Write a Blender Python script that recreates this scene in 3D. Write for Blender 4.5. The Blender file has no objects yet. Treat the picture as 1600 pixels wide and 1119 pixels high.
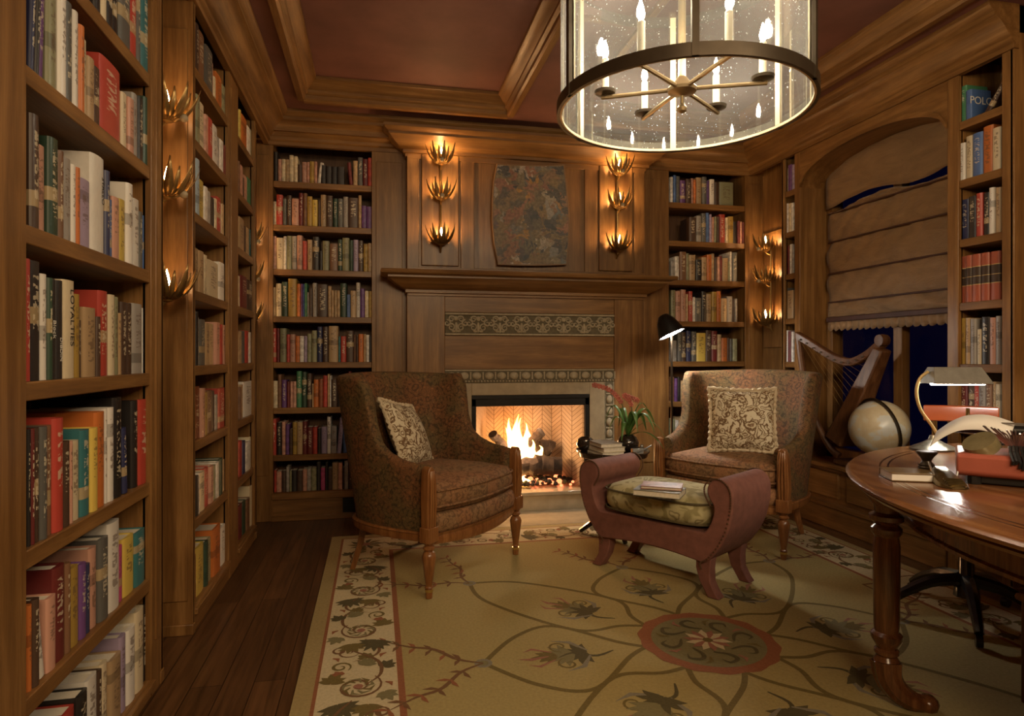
import bpy, bmesh, math, random
from mathutils import Vector, Matrix, Euler

# ------------------------------------------------------------------ camera, world, light, exposure
sc = bpy.context.scene
COL = sc.collection
PI = math.pi
YAW = math.radians(12.0)
SN, CS = math.sin(YAW), math.cos(YAW)
EYE, FPX, HOR = 1.15, 1000.0, 557.0

cam_data = bpy.data.cameras.new('camera')
cam = bpy.data.objects.new('camera', cam_data)
COL.objects.link(cam)
cam.location = (0, 0, EYE)
cam.rotation_euler = (PI / 2, 0, -YAW)
cam_data.sensor_width = 36.0
cam_data.lens = FPX * 36.0 / 1600.0
cam_data.shift_y = -2.5 / 1600.0
cam_data.clip_start = 0.02
sc.camera = cam

world = bpy.data.worlds.new('night')
sc.world = world
world.use_nodes = True
world.node_tree.nodes['Background'].inputs[0].default_value = (0.008, 0.007, 0.06, 1)
world.node_tree.nodes['Background'].inputs[1].default_value = 0.05

sc.view_settings.view_transform = 'Standard'
sc.view_settings.look = 'None'
sc.view_settings.gamma = 1.0
sc.view_settings.use_curve_mapping = False
sc.view_settings.exposure = 0.95
sc.cycles.use_denoising = True
sc.cycles.sample_clamp_indirect = 4.0
sc.cycles.transparent_max_bounces = 16
sc.cycles.max_bounces = 8
sc.cycles.caustics_reflective = False
sc.cycles.caustics_refractive = False

def lamp(name, kind, loc, energy, color, size=0.1, rot=None, spot=None):
    d = bpy.data.lights.new(name, kind)
    d.energy = energy
    d.color = color
    if kind == 'AREA':
        d.shape = 'DISK'; d.size = size
    elif kind in ('POINT', 'SPOT'):
        d.shadow_soft_size = size
    if spot:
        d.spot_size = spot; d.spot_blend = 0.6
    o = bpy.data.objects.new(name, d)
    o.location = loc
    if rot: o.rotation_euler = rot
    COL.objects.link(o)
    return o

# added warm fill behind the camera: unseen area lights without fittings
lamp('rear_fill_light', 'AREA', (0.5, -1.3, 2.75), 68, (1.0, 0.72, 0.42), 1.6, (math.radians(38), 0, math.radians(-8)))
lamp('rear_fill_light_right', 'AREA', (2.1, -0.6, 2.7), 24, (1.0, 0.74, 0.45), 0.9, (math.radians(30), 0, math.radians(10)))

# ------------------------------------------------------------------ helpers: pixel -> place on a known plane
def ray(px, py=HOR):
    xc = (px - 800.0) / FPX
    return (xc * CS + SN, CS - xc * SN, (HOR - py) / FPX)
def onX(px, py, X):
    d = ray(px, py); t = X / d[0]
    return (X, d[1] * t, EYE + d[2] * t)
def onY(px, py, Y):
    d = ray(px, py); t = Y / d[1]
    return (d[0] * t, Y, EYE + d[2] * t)
def onZ(px, py, Z):
    d = ray(px, py); t = (Z - EYE) / d[2]
    return (d[0] * t, d[1] * t, Z)

# ------------------------------------------------------------------ mesh builder
class MB:
    def __init__(s):
        s.v = []; s.f = []; s.m = []
    def add(s, verts, faces, mi=0):
        b = len(s.v)
        s.v += [tuple(p) for p in verts]
        s.f += [tuple(i + b for i in f) for f in faces]
        s.m += [mi] * len(faces)
        return s
    def box(s, x0, x1, y0, y1, z0, z1, mi=0):
        if x0 > x1: x0, x1 = x1, x0
        if y0 > y1: y0, y1 = y1, y0
        if z0 > z1: z0, z1 = z1, z0
        return s.add([(x0,y0,z0),(x1,y0,z0),(x1,y1,z0),(x0,y1,z0),(x0,y0,z1),(x1,y0,z1),(x1,y1,z1),(x0,y1,z1)],
                     [(0,3,2,1),(4,5,6,7),(0,1,5,4),(1,2,6,5),(2,3,7,6),(3,0,4,7)], mi)
    def prism(s, poly, axis, a0, a1, mi=0):
        n = len(poly)
        def P(q, a):
            return (a, q[0], q[1]) if axis == 'x' else (q[0], a, q[1]) if axis == 'y' else (q[0], q[1], a)
        v = [P(q, a0) for q in poly] + [P(q, a1) for q in poly]
        f = [(i, (i + 1) % n, n + (i + 1) % n, n + i) for i in range(n)]
        f += [tuple(range(n))[::-1], tuple(range(n, 2 * n))]
        return s.add(v, f, mi)
    def grid(s, rows, cu=False, cv=False, mi=0, cap=False):
        nr, nc = len(rows), len(rows[0])
        v = [p for r in rows for p in r]
        f = []
        for i in range(nr if cv else nr - 1):
            for j in range(nc if cu else nc - 1):
                a, b = i, (i + 1) % nr
                c, d = j, (j + 1) % nc
                f.append((a * nc + c, a * nc + d, b * nc + d, b * nc + c))
        if cap and cu:
            f.append(tuple(range(nc))[::-1]); f.append(tuple((nr - 1) * nc + j for j in range(nc)))
        return s.add(v, f, mi)
    def lathe(s, prof, c=(0,0,0), n=20, mi=0, M=None, sx=1.0, sy=1.0):
        rows = []
        for r, z in prof:
            row = []
            for k in range(n):
                a = 2 * PI * k / n
                p = Vector((max(r, 1e-4) * math.cos(a) * sx, max(r, 1e-4) * math.sin(a) * sy, z))
                if M is not None: p = M @ p
                row.append((p.x + c[0], p.y + c[1], p.z + c[2]))
            rows.append(row)
        return s.grid(rows, cu=True, mi=mi, cap=True)
    def tube(s, pts, rad, n=8, mi=0, closed=False, flat=1.0):
        pts = [Vector(p) for p in pts]
        m = len(pts)
        if not hasattr(rad, '__len__'): rad = [rad] * m
        up = None; rows = []
        for i, p in enumerate(pts):
            if closed: t = pts[(i + 1) % m] - pts[i - 1]
            else: t = pts[min(i + 1, m - 1)] - pts[max(i - 1, 0)]
            if t.length < 1e-9: t = Vector((0, 0, 1))
            t.normalize()
            if up is None:
                up = Vector((0, 0, 1)) if abs(t.z) < 0.9 else Vector((1, 0, 0))
            u = up - t * up.dot(t)
            if u.length < 1e-6: u = t.orthogonal()
            u.normalize(); w = t.cross(u); up = u
            rows.append([tuple(p + (u * math.cos(2*PI*k/n) * flat + w * math.sin(2*PI*k/n)) * rad[i]) for k in range(n)])
        return s.grid(rows, cu=True, cv=closed, mi=mi, cap=not closed)
    def ball(s, c, r, nu=14, nv=9, mi=0):
        if not hasattr(r, '__len__'): r = (r, r, r)
        rows = []
        for i in range(nv):
            t = -PI/2 + PI * (i + 0.02) / (nv - 1 + 0.04)
            rows.append([(c[0] + r[0]*math.cos(t)*math.cos(2*PI*k/nu), c[1] + r[1]*math.cos(t)*math.sin(2*PI*k/nu), c[2] + r[2]*math.sin(t)) for k in range(nu)])
        return s.grid(rows, cu=True, mi=mi, cap=True)
    def ribbon(s, pts, w, z, mi=0):
        """flat strip in the xy plane"""
        m = len(pts)
        if not hasattr(w, '__len__'): w = [w] * m
        L, R = [], []
        for i in range(m):
            a = pts[max(i - 1, 0)]; b = pts[min(i + 1, m - 1)]
            dx, dy = b[0] - a[0], b[1] - a[1]
            l = math.hypot(dx, dy) or 1e-9
            nx, ny = -dy / l * w[i] / 2, dx / l * w[i] / 2
            L.append((pts[i][0] + nx, pts[i][1] + ny, z)); R.append((pts[i][0] - nx, pts[i][1] - ny, z))
        return s.grid([R, L], mi=mi)
    def xf(s, M, start=0):
        for i in range(start, len(s.v)):
            p = M @ Vector(s.v[i]); s.v[i] = (p.x, p.y, p.z)
        return s
    def build(s, name, mats, parent=None, off=(0,0,0), smooth=35, bevel=0, seg=2, sub=0, solid=0, recalc=True, label=None):
        me = bpy.data.meshes.new(name)
        vs = [(p[0]-off[0], p[1]-off[1], p[2]-off[2]) for p in s.v]
        me.from_pydata(vs, [], s.f)
        if not isinstance(mats, (list, tuple)): mats = [mats]
        for m in mats: me.materials.append(m)
        me.polygons.foreach_set('material_index', s.m)
        if recalc:
            bm = bmesh.new(); bm.from_mesh(me)
            bmesh.ops.recalc_face_normals(bm, faces=bm.faces)
            bm.to_mesh(me); bm.free()
        if smooth:
            me.polygons.foreach_set('use_smooth', [True] * len(me.polygons))
            me.set_sharp_from_angle(angle=math.radians(smooth))
        me.update()
        o = bpy.data.objects.new(name, me)
        COL.objects.link(o)
        if parent is not None: o.parent = parent
        if solid:
            md = o.modifiers.new('solid', 'SOLIDIFY'); md.thickness = solid; md.offset = 0
        if bevel:
            md = o.modifiers.new('bevel', 'BEVEL'); md.width = bevel; md.segments = seg; md.limit_method = 'ANGLE'; md.angle_limit = math.radians(40)
        if sub:
            md = o.modifiers.new('sub', 'SUBSURF'); md.levels = sub; md.render_levels = sub
        if label: o['label'] = label
        return o

def tag(o, label, cat, group=None, kind=None):
    o['label'] = label
    if cat: o['category'] = cat
    if group: o['group'] = group
    if kind: o['kind'] = kind
    return o
def thing(name, label, cat, loc=(0,0,0), rz=0, group=None):
    o = bpy.data.objects.new(name, None)
    COL.objects.link(o)
    o.empty_display_size = 0.1
    o.location = loc; o.rotation_euler = (0, 0, rz)
    return tag(o, label, cat, group)
def struct(o):
    o['kind'] = 'structure'
    return o
def copy_tree(o, parent=None):
    c = o.copy(); COL.objects.link(c)
    if parent is not None: c.parent = parent
    for ch in list(o.children): copy_tree(ch, c)
    return c
def lerp(a, b, t): return a + (b - a) * t
def catmull(P, n):
    """n samples through the points P (tuples of any length)"""
    out = []
    m = len(P) - 1
    for k in range(n):
        u = k / (n - 1) * m
        i = min(int(u), m - 1); t = u - i
        p0, p1, p2, p3 = P[max(i-1,0)], P[i], P[i+1], P[min(i+2,m)]
        out.append(tuple(0.5*((2*b)+(-a+c)*t+(2*a-5*b+4*c-d)*t*t+(-a+3*b-3*c+d)*t**3) for a,b,c,d in zip(p0,p1,p2,p3)))
    return out

# ------------------------------------------------------------------ materials
def newmat(name):
    m = bpy.data.materials.new(name)
    m.use_nodes = True
    nt = m.node_tree
    return m, nt, nt.nodes, nt.links, nt.nodes['Principled BSDF']
def rgb(c): return (c[0], c[1], c[2], 1.0)
def ramp(nt, stops):
    r = nt.nodes.new('ShaderNodeValToRGB')
    e = r.color_ramp.elements
    while len(e) < len(stops): e.new(0.5)
    for k, (p, c) in enumerate(stops):
        e[k].position = p; e[k].color = rgb(c)
    return r
def coords(nt, scale=(1,1,1), rot=(0,0,0), kind='Object'):
    tc = nt.nodes.new('ShaderNodeTexCoord'); mp = nt.nodes.new('ShaderNodeMapping')
    mp.inputs['Scale'].default_value = scale
    mp.inputs['Rotation'].default_value = rot
    nt.links.new(tc.outputs[kind], mp.inputs[0])
    return mp
def noise(nt, vec, scale, detail=4, rough=0.55, dist=0):
    n = nt.nodes.new('ShaderNodeTexNoise')
    n.inputs['Scale'].default_value = scale; n.inputs['Detail'].default_value = detail
    n.inputs['Roughness'].default_value = rough; n.inputs['Distortion'].default_value = dist
    nt.links.new(vec.outputs[0], n.inputs['Vector'])
    return n
def bump(nt, src, bsdf, strength=0.2, dist=0.01):
    b = nt.nodes.new('ShaderNodeBump')
    b.inputs['Strength'].default_value = strength; b.inputs['Distance'].default_value = dist
    nt.links.new(src, b.inputs['Height']); nt.links.new(b.outputs[0], bsdf.inputs['Normal'])
def plain(name, col, rough=0.5, metal=0.0, var=0.15, vs=12, coat=0, bmp=0):
    m, nt, N, L, B = newmat(name)
    mp = coords(nt)
    n = noise(nt, mp, vs)
    r = ramp(nt, [(0.3, [c * (1 - var) for c in col]), (0.7, [min(1, c * (1 + var)) for c in col])])
    L.new(n.outputs['Fac'], r.inputs[0]); L.new(r.outputs[0], B.inputs['Base Color'])
    B.inputs['Roughness'].default_value = rough; B.inputs['Metallic'].default_value = metal
    if coat: B.inputs['Coat Weight'].default_value = coat; B.inputs['Coat Roughness'].default_value = 0.08
    if bmp: bump(nt, n.outputs['Fac'], B, bmp)
    return m
def wood(name, dark, mid, light, axis='z', rough=0.38, coat=0.06, scale=1.0):
    m, nt, N, L, B = newmat(name)
    sc3 = {'x': (0.6, 9, 9), 'y': (9, 0.6, 9), 'z': (9, 9, 0.6)}[axis]
    mp = coords(nt, tuple(q * scale for q in sc3))
    n = noise(nt, mp, 2.2, 7, 0.62, 0.5)
    mp2 = coords(nt, tuple(q * scale * 5 for q in sc3))
    n2 = noise(nt, mp2, 4.0, 3, 0.6)
    mp3 = coords(nt, (1.5, 1.5, 1.5)); n3 = noise(nt, mp3, 2.5, 2)
    add = N.new('ShaderNodeMath'); add.operation = 'MULTIPLY_ADD'
    L.new(n2.outputs['Fac'], add.inputs[0]); add.inputs[1].default_value = 0.28
    L.new(n.outputs['Fac'], add.inputs[2])
    add2 = N.new('ShaderNodeMath'); add2.operation = 'MULTIPLY_ADD'
    L.new(n3.outputs['Fac'], add2.inputs[0]); add2.inputs[1].default_value = 0.3
    L.new(add.outputs[0], add2.inputs[2])
    r = ramp(nt, [(0.52, dark), (0.78, mid), (1.0, light)])
    L.new(add2.outputs[0], r.inputs[0]); L.new(r.outputs[0], B.inputs['Base Color'])
    B.inputs['Roughness'].default_value = rough
    B.inputs['Coat Weight'].default_value = coat; B.inputs['Coat Roughness'].default_value = 0.22
    B.inputs['Specular IOR Level'].default_value = 0.35
    bump(nt, n2.outputs['Fac'], B, 0.06, 0.004)
    return m
WD, WM, WL = (0.098, 0.043, 0.013), (0.190, 0.092, 0.028), (0.30, 0.156, 0.052)
W_V = wood('cabinet wood upright', WD, WM, WL, 'z')
W_X = wood('cabinet wood across', WD, WM, WL, 'x')
W_Y = wood('cabinet wood along', WD, WM, WL, 'y')
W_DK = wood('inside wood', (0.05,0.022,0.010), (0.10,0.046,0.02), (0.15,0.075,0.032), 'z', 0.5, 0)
CH_W = wood('chair wood', (0.09,0.032,0.010), (0.20,0.078,0.024), (0.30,0.135,0.045), 'z', 0.28, 0.4, 2)
DESK_W = wood('desk wood', (0.07,0.024,0.009), (0.17,0.066,0.022), (0.28,0.125,0.045), 'y', 0.24, 0.45)
DESK_L = wood('desk leg wood', (0.045,0.015,0.006), (0.11,0.04,0.014), (0.2,0.085,0.03), 'z', 0.24, 0.5, 2)
HARP_W = wood('harp wood', (0.045,0.017,0.008), (0.10,0.04,0.015), (0.17,0.075,0.03), 'z', 0.48, 0.05, 2)

def floor_mat():
    m, nt, N, L, B = newmat('floor planks')
    mp = coords(nt, (1, 1, 1), (0, 0, PI / 2))
    br = N.new('ShaderNodeTexBrick')
    br.inputs['Scale'].default_value = 1.0
    br.inputs['Brick Width'].default_value = 1.6; br.inputs['Row Height'].default_value = 0.105
    br.inputs['Mortar Size'].default_value = 0.0018
    br.inputs['Color1'].default_value = rgb((0.085,0.040,0.016)); br.inputs['Color2'].default_value = rgb((0.145,0.070,0.028))
    br.inputs['Mortar'].default_value = rgb((0.02,0.008,0.004))
    L.new(mp.outputs[0], br.inputs['Vector'])
    mp2 = coords(nt, (14, 0.8, 1)); n = noise(nt, mp2, 3, 6, 0.6, 0.4)
    r = ramp(nt, [(0.3, (0.45,0.42,0.4)), (0.75, (1.25,1.2,1.15))])
    L.new(n.outputs['Fac'], r.inputs[0])
    mx = N.new('ShaderNodeMix'); mx.data_type = 'RGBA'; mx.blend_type = 'MULTIPLY'; mx.inputs['Factor'].default_value = 1
    L.new(br.outputs['Color'], mx.inputs['A']); L.new(r.outputs[0], mx.inputs['B'])
    L.new(mx.outputs['Result'], B.inputs['Base Color'])
    B.inputs['Roughness'].default_value = 0.33
    bump(nt, br.outputs['Fac'], B, -0.15, 0.003)
    return m
FLOOR = floor_mat()
PLASTER = plain('red plaster', (0.165, 0.066, 0.050), 0.75, 0, 0.22, 3, bmp=0.05)
WALLM = plain('wall paint', (0.16, 0.085, 0.045), 0.7)
STONE = plain('tan limestone', (0.33, 0.26, 0.16), 0.42, 0, 0.16, 14, bmp=0.04)
STONE_P = plain('polished tan stone', (0.46, 0.38, 0.25), 0.14, 0, 0.14, 10)
RELIEF = plain('carved pale stone', (0.34, 0.285, 0.19), 0.6, 0, 0.2, 40)
RELIEF_D = plain('carved stone ground', (0.12, 0.098, 0.058), 0.8, 0, 0.2, 40)
BLACKM = plain('blackened metal', (0.018, 0.016, 0.014), 0.45, 0.7)
BRONZE = plain('dark bronze', (0.055, 0.040, 0.026), 0.35, 0.8)
GILT = plain('aged gilt metal', (0.34, 0.22, 0.085), 0.38, 0.85, 0.3, 30)
ARMM = plain('brushed brass arms', (0.36, 0.27, 0.15), 0.42, 0.8)
BRASS = plain('polished brass', (0.75, 0.56, 0.24), 0.2, 1.0, 0.1)
IRONP = plain('chandelier iron', (0.085, 0.066, 0.045), 0.42, 0.6)
WAX = plain('candle sleeve', (0.82, 0.74, 0.58), 0.55)
WHITEP = plain('white paper', (0.80, 0.78, 0.74), 0.7, 0, 0.03)
STEEL = plain('brushed steel', (0.42, 0.42, 0.41), 0.3, 0.9)

def emit(name, col, strength):
    m = bpy.data.materials.new(name); m.use_nodes = True
    nt = m.node_tree; nt.nodes.clear()
    e = nt.nodes.new('ShaderNodeEmission'); o = nt.nodes.new('ShaderNodeOutputMaterial')
    e.inputs[0].default_value = rgb(col); e.inputs[1].default_value = strength
    nt.links.new(e.outputs[0], o.inputs[0])
    return m
BULB_S = emit('sconce bulb', (1.0, 0.56, 0.23), 190)
BULB_N = emit('dimmed sconce bulb', (1.0, 0.56, 0.23), 75)
BULB_C = emit('chandelier bulb', (1.0, 0.84, 0.62), 300)
TUBE_L = emit('lamp tube', (1.0, 0.93, 0.82), 75)

def flame_mat():
    m = bpy.data.materials.new('flame'); m.use_nodes = True
    nt = m.node_tree; nt.nodes.clear()
    o = nt.nodes.new('ShaderNodeOutputMaterial'); e = nt.nodes.new('ShaderNodeEmission')
    tc = nt.nodes.new('ShaderNodeTexCoord'); sp = nt.nodes.new('ShaderNodeSeparateXYZ')
    nt.links.new(tc.outputs['Generated'], sp.inputs[0])
    r = ramp(nt, [(0.0, (1.0,0.5,0.13)), (0.25, (1.0,0.62,0.24)), (0.6, (1.0,0.42,0.09)), (1.0, (1.0,0.2,0.02))])
    nt.links.new(sp.outputs[2], r.inputs[0]); nt.links.new(r.outputs[0], e.inputs[0])
    lw = nt.nodes.new('ShaderNodeLayerWeight'); lw.inputs[0].default_value = 0.35
    mr = nt.nodes.new('ShaderNodeMapRange'); mr.inputs[1].default_value = 0; mr.inputs[2].default_value = 0.8
    mr.inputs[3].default_value = 12.0; mr.inputs[4].default_value = 2.5
    nt.links.new(lw.outputs['Facing'], mr.inputs[0]); nt.links.new(mr.outputs[0], e.inputs[1])
    t = nt.nodes.new('ShaderNodeBsdfTransparent'); mx = nt.nodes.new('ShaderNodeMixShader')
    nt.links.new(lw.outputs['Facing'], mx.inputs[0]); nt.links.new(e.outputs[0], mx.inputs[1]); nt.links.new(t.outputs[0], mx.inputs[2])
    nt.links.new(mx.outputs[0], o.inputs[0])
    return m
FLAME = flame_mat()

def fabric(name, cols, scale=26, rough=0.85, warp=2.0, bmp=0.12, sheen=0.0, tint=None):
    """all-over figured cloth: warped cells recoloured through a ramp"""
    m, nt, N, L, B = newmat(name)
    mp = coords(nt)
    n0 = noise(nt, mp, scale * 0.45, 3)
    ad = N.new('ShaderNodeVectorMath'); ad.operation = 'MULTIPLY_ADD'
    L.new(n0.outputs['Color'], ad.inputs[0]); ad.inputs[1].default_value = (warp / scale,) * 3
    L.new(mp.outputs[0], ad.inputs[2])
    vo = N.new('ShaderNodeTexVoronoi'); vo.feature = 'DISTANCE_TO_EDGE'; vo.inputs['Scale'].default_value = scale
    L.new(ad.outputs[0], vo.inputs['Vector'])
    vo2 = N.new('ShaderNodeTexVoronoi'); vo2.inputs['Scale'].default_value = scale * 0.35
    L.new(ad.outputs[0], vo2.inputs['Vector'])
    wv = N.new('ShaderNodeMath'); wv.operation = 'SINE'
    mu = N.new('ShaderNodeMath'); mu.operation = 'MULTIPLY'; mu.inputs[1].default_value = 16.0
    L.new(vo2.outputs['Distance'], mu.inputs[0]); L.new(mu.outputs[0], wv.inputs[0])
    mm = N.new('ShaderNodeMath'); mm.operation = 'MULTIPLY_ADD'; mm.inputs[1].default_value = 0.22
    L.new(wv.outputs[0], mm.inputs[0])
    mm2 = N.new('ShaderNodeMath'); mm2.operation = 'MULTIPLY'; mm2.inputs[1].default_value = 1.6
    L.new(vo.outputs['Distance'], mm2.inputs[0]); L.new(mm2.outputs[0], mm.inputs[2])
    k = len(cols)
    r = ramp(nt, [(i / (k - 1) * 0.8, c) for i, c in enumerate(cols)])
    L.new(mm.outputs[0], r.inputs[0])
    out = r.outputs[0]
    if tint:
        nt_ = noise(nt, mp, 7, 3, .6); rt = ramp(nt, [(.40, tint[0]), (.60, tint[1])]); L.new(nt_.outputs['Fac'], rt.inputs[0])
        mxt = N.new('ShaderNodeMix'); mxt.data_type = 'RGBA'; mxt.blend_type = 'MULTIPLY'; mxt.inputs['Factor'].default_value = 1
        L.new(out, mxt.inputs['A']); L.new(rt.outputs[0], mxt.inputs['B']); out = mxt.outputs['Result']
    L.new(out, B.inputs['Base Color'])
    B.inputs['Roughness'].default_value = rough
    if sheen: B.inputs['Sheen Weight'].default_value = sheen
    n3 = noise(nt, mp, 400, 1)
    bump(nt, n3.outputs['Fac'], B, bmp, 0.002)
    return m
TAPESTRY = fabric('brown figured tapestry', [(0.05,0.034,0.014),(0.135,0.085,0.036),(0.062,0.046,0.02),(0.165,0.10,0.044),(0.07,0.052,0.022),(0.20,0.13,0.06)], 46, tint=((1.0,.93,.68),(1.38,.86,.60)))
SEATF = fabric('russet figured seat cloth', [(0.13,0.07,0.03),(0.25,0.14,0.065),(0.17,0.09,0.04),(0.29,0.165,0.08)], 44, tint=((1,1,.95),(1.15,.95,.85)))
DAMASK = fabric('cream and brown damask', [(0.62,0.54,0.38),(0.16,0.085,0.032),(0.13,0.07,0.028),(0.56,0.48,0.32),(0.60,0.52,0.36),(0.20,0.11,0.045),(0.17,0.095,0.04),(0.62,0.55,0.40)], 19, warp=3.0)
SAGE = fabric('sage leaf cloth', [(0.30,0.26,0.12),(0.48,0.43,0.23),(0.50,0.45,0.25),(0.48,0.43,0.24),(0.20,0.16,0.07),(0.52,0.47,0.27)], 11, warp=3)
ROSE = plain('dusty rose velvet', (0.195, 0.078, 0.058), 0.8, 0, 0.16, 25, bmp=0.05)
TRIMC = plain('cream ruffle', (0.55, 0.45, 0.30), 0.85)
LINEN = None
def linen():
    m, nt, N, L, B = newmat('bronze silk blind')
    mp = coords(nt, (3, 1, 3)); n = noise(nt, mp, 4, 6, 0.65, 1.0)
    mp2 = coords(nt, (60, 60, 300)); n2 = noise(nt, mp2, 2, 2)
    r = ramp(nt, [(0.25, (0.18,0.105,0.045)), (0.8, (0.33,0.20,0.092))])
    L.new(n.outputs['Fac'], r.inputs[0]); L.new(r.outputs[0], B.inputs['Base Color'])
    B.inputs['Roughness'].default_value = 0.6
    B.inputs['Sheen Weight'].default_value = 0.2
    mixm = N.new('ShaderNodeMath'); mixm.operation = 'MULTIPLY_ADD'; mixm.inputs[1].default_value = 0.1
    L.new(n2.outputs['Fac'], mixm.inputs[0]); L.new(n.outputs['Fac'], mixm.inputs[2])
    bump(nt, mixm.outputs[0], B, 0.55, 0.02)
    return m
LINEN = linen()

def brick_mat():
    m, nt, N, L, B = newmat('herringbone firebrick')
    tc = N.new('ShaderNodeTexCoord'); sp = N.new('ShaderNodeSeparateXYZ'); cb = N.new('ShaderNodeCombineXYZ')
    L.new(tc.outputs['Object'], sp.inputs[0])
    ad = N.new('ShaderNodeMath'); ad.operation = 'ADD'
    L.new(sp.outputs[0], ad.inputs[0]); L.new(sp.outputs[1], ad.inputs[1])
    # fold each stripe so the courses zigzag
    pp = N.new('ShaderNodeMath'); pp.operation = 'PINGPONG'; pp.inputs[1].default_value = 0.08
    L.new(ad.outputs[0], pp.inputs[0])
    dg = N.new('ShaderNodeMath'); dg.operation = 'ADD'
    L.new(pp.outputs[0], dg.inputs[0]); L.new(sp.outputs[2], dg.inputs[1])
    L.new(dg.outputs[0], cb.inputs[1]); L.new(ad.outputs[0], cb.inputs[0])
    br = N.new('ShaderNodeTexBrick'); br.inputs['Scale'].default_value = 1
    br.inputs['Brick Width'].default_value = 0.08; br.inputs['Row Height'].default_value = 0.036; br.inputs['Mortar Size'].default_value = 0.003
    br.offset = 0.0
    br.inputs['Color1'].default_value = rgb((0.40,0.30,0.205)); br.inputs['Color2'].default_value = rgb((0.34,0.25,0.165)); br.inputs['Mortar'].default_value = rgb((0.17,0.115,0.07))
    L.new(cb.outputs[0], br.inputs['Vector']); L.new(br.outputs['Color'], B.inputs['Base Color'])
    B.inputs['Roughness'].default_value = 0.8
    return m
BRICK = brick_mat()

def glass_drum():
    m = bpy.data.materials.new('seeded glass'); m.use_nodes = True
    nt = m.node_tree; N = nt.nodes; L = nt.links; N.clear()
    o = N.new('ShaderNodeOutputMaterial')
    tr = N.new('ShaderNodeBsdfTransparent'); tr.inputs[0].default_value = (0.88,0.92,0.90,1)
    gl = N.new('ShaderNodeBsdfGlossy'); gl.inputs[1].default_value = 0.03; gl.inputs[0].default_value = (0.9,0.92,0.9,1)
    df = N.new('ShaderNodeBsdfTranslucent'); df.inputs[0].default_value = (0.75,0.77,0.75,1)
    d2 = N.new('ShaderNodeBsdfDiffuse'); d2.inputs[0].default_value = (0.75,0.77,0.75,1)
    mp = coords(nt); n = N.new('ShaderNodeTexVoronoi'); n.inputs['Scale'].default_value = 75
    L.new(mp.outputs[0], n.inputs['Vector'])
    r = ramp(nt, [(0.10, (1,1,1)), (0.19, (0,0,0))]); L.new(n.outputs['Distance'], r.inputs[0])
    nn = noise(nt, mp, 16, 2); r2 = ramp(nt, [(0.46, (0,0,0)), (0.56, (1,1,1))]); L.new(nn.outputs['Fac'], r2.inputs[0])
    mu = N.new('ShaderNodeMath'); mu.operation = 'MULTIPLY'; L.new(r.outputs[0], mu.inputs[0]); L.new(r2.outputs[0], mu.inputs[1])
    mad = N.new('ShaderNodeMath'); mad.operation = 'MULTIPLY_ADD'; mad.inputs[1].default_value = 0.6; mad.inputs[2].default_value = 0.10
    L.new(mu.outputs[0], mad.inputs[0])
    mxd = N.new('ShaderNodeMixShader'); mxd.inputs[0].default_value = 0.5; L.new(df.outputs[0], mxd.inputs[1]); L.new(d2.outputs[0], mxd.inputs[2])
    rf = N.new('ShaderNodeBsdfRefraction'); rf.inputs['IOR'].default_value = 1.04; rf.inputs['Roughness'].default_value = 0.35; rf.inputs[0].default_value = (0.9,0.93,0.92,1)
    m0 = N.new('ShaderNodeMixShader'); m0.inputs[0].default_value = 0.16; L.new(tr.outputs[0], m0.inputs[1]); L.new(rf.outputs[0], m0.inputs[2])
    m1 = N.new('ShaderNodeMixShader'); L.new(mad.outputs[0], m1.inputs[0]); L.new(m0.outputs[0], m1.inputs[1]); L.new(mxd.outputs[0], m1.inputs[2])
    fr = N.new('ShaderNodeLayerWeight'); fr.inputs[0].default_value = 0.25
    fm = N.new('ShaderNodeMath'); fm.operation = 'MULTIPLY_ADD'; fm.inputs[1].default_value = 0.5; fm.inputs[2].default_value = 0.04
    L.new(fr.outputs['Fresnel'], fm.inputs[0])
    m2 = N.new('ShaderNodeMixShader'); L.new(fm.outputs[0], m2.inputs[0]); L.new(m1.outputs[0], m2.inputs[1]); L.new(gl.outputs[0], m2.inputs[2])
    b = N.new('ShaderNodeBump'); b.inputs['Strength'].default_value = 0.25; b.inputs['Distance'].default_value = 0.004
    L.new(mu.outputs[0], b.inputs['Height']); L.new(b.outputs[0], gl.inputs['Normal'])
    L.new(m2.outputs[0], o.inputs[0])
    return m
GLASS = glass_drum()
def pane_mat():
    m = bpy.data.materials.new('window pane'); m.use_nodes = True
    nt = m.node_tree; N = nt.nodes; L = nt.links; N.clear()
    o = N.new('ShaderNodeOutputMaterial'); tr = N.new('ShaderNodeBsdfTransparent'); gl = N.new('ShaderNodeBsdfGlossy')
    gl.inputs[1].default_value = 0.02
    fr = N.new('ShaderNodeLayerWeight'); fr.inputs[0].default_value = 0.5
    pw = N.new('ShaderNodeMath'); pw.operation = 'POWER'; pw.inputs[1].default_value = 4.0; L.new(fr.outputs['Facing'], pw.inputs[0])
    mx = N.new('ShaderNodeMixShader'); L.new(pw.outputs[0], mx.inputs[0]); L.new(tr.outputs[0], mx.inputs[1]); L.new(gl.outputs[0], mx.inputs[2])
    L.new(mx.outputs[0], o.inputs[0])
    return m
PANE = pane_mat()
# ================================================================== ROOM SHELL
XL, XR, YB = -0.74, 2.98, 4.70          # faces of the built-ins
def M_(x): return 2.24 - x              # the room is symmetrical about x = 1.12
ZS = [2.375, 2.07, 1.76, 1.43, 1.11, 0.79, 0.46, 0.13]
ZA = [2.45, 2.10, 1.788, 1.439, 1.094, 0.725, 0.40, 0.06]
TH = 0.042                              # shelf thickness
TOPO = 2.63                             # top of the openings

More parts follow.
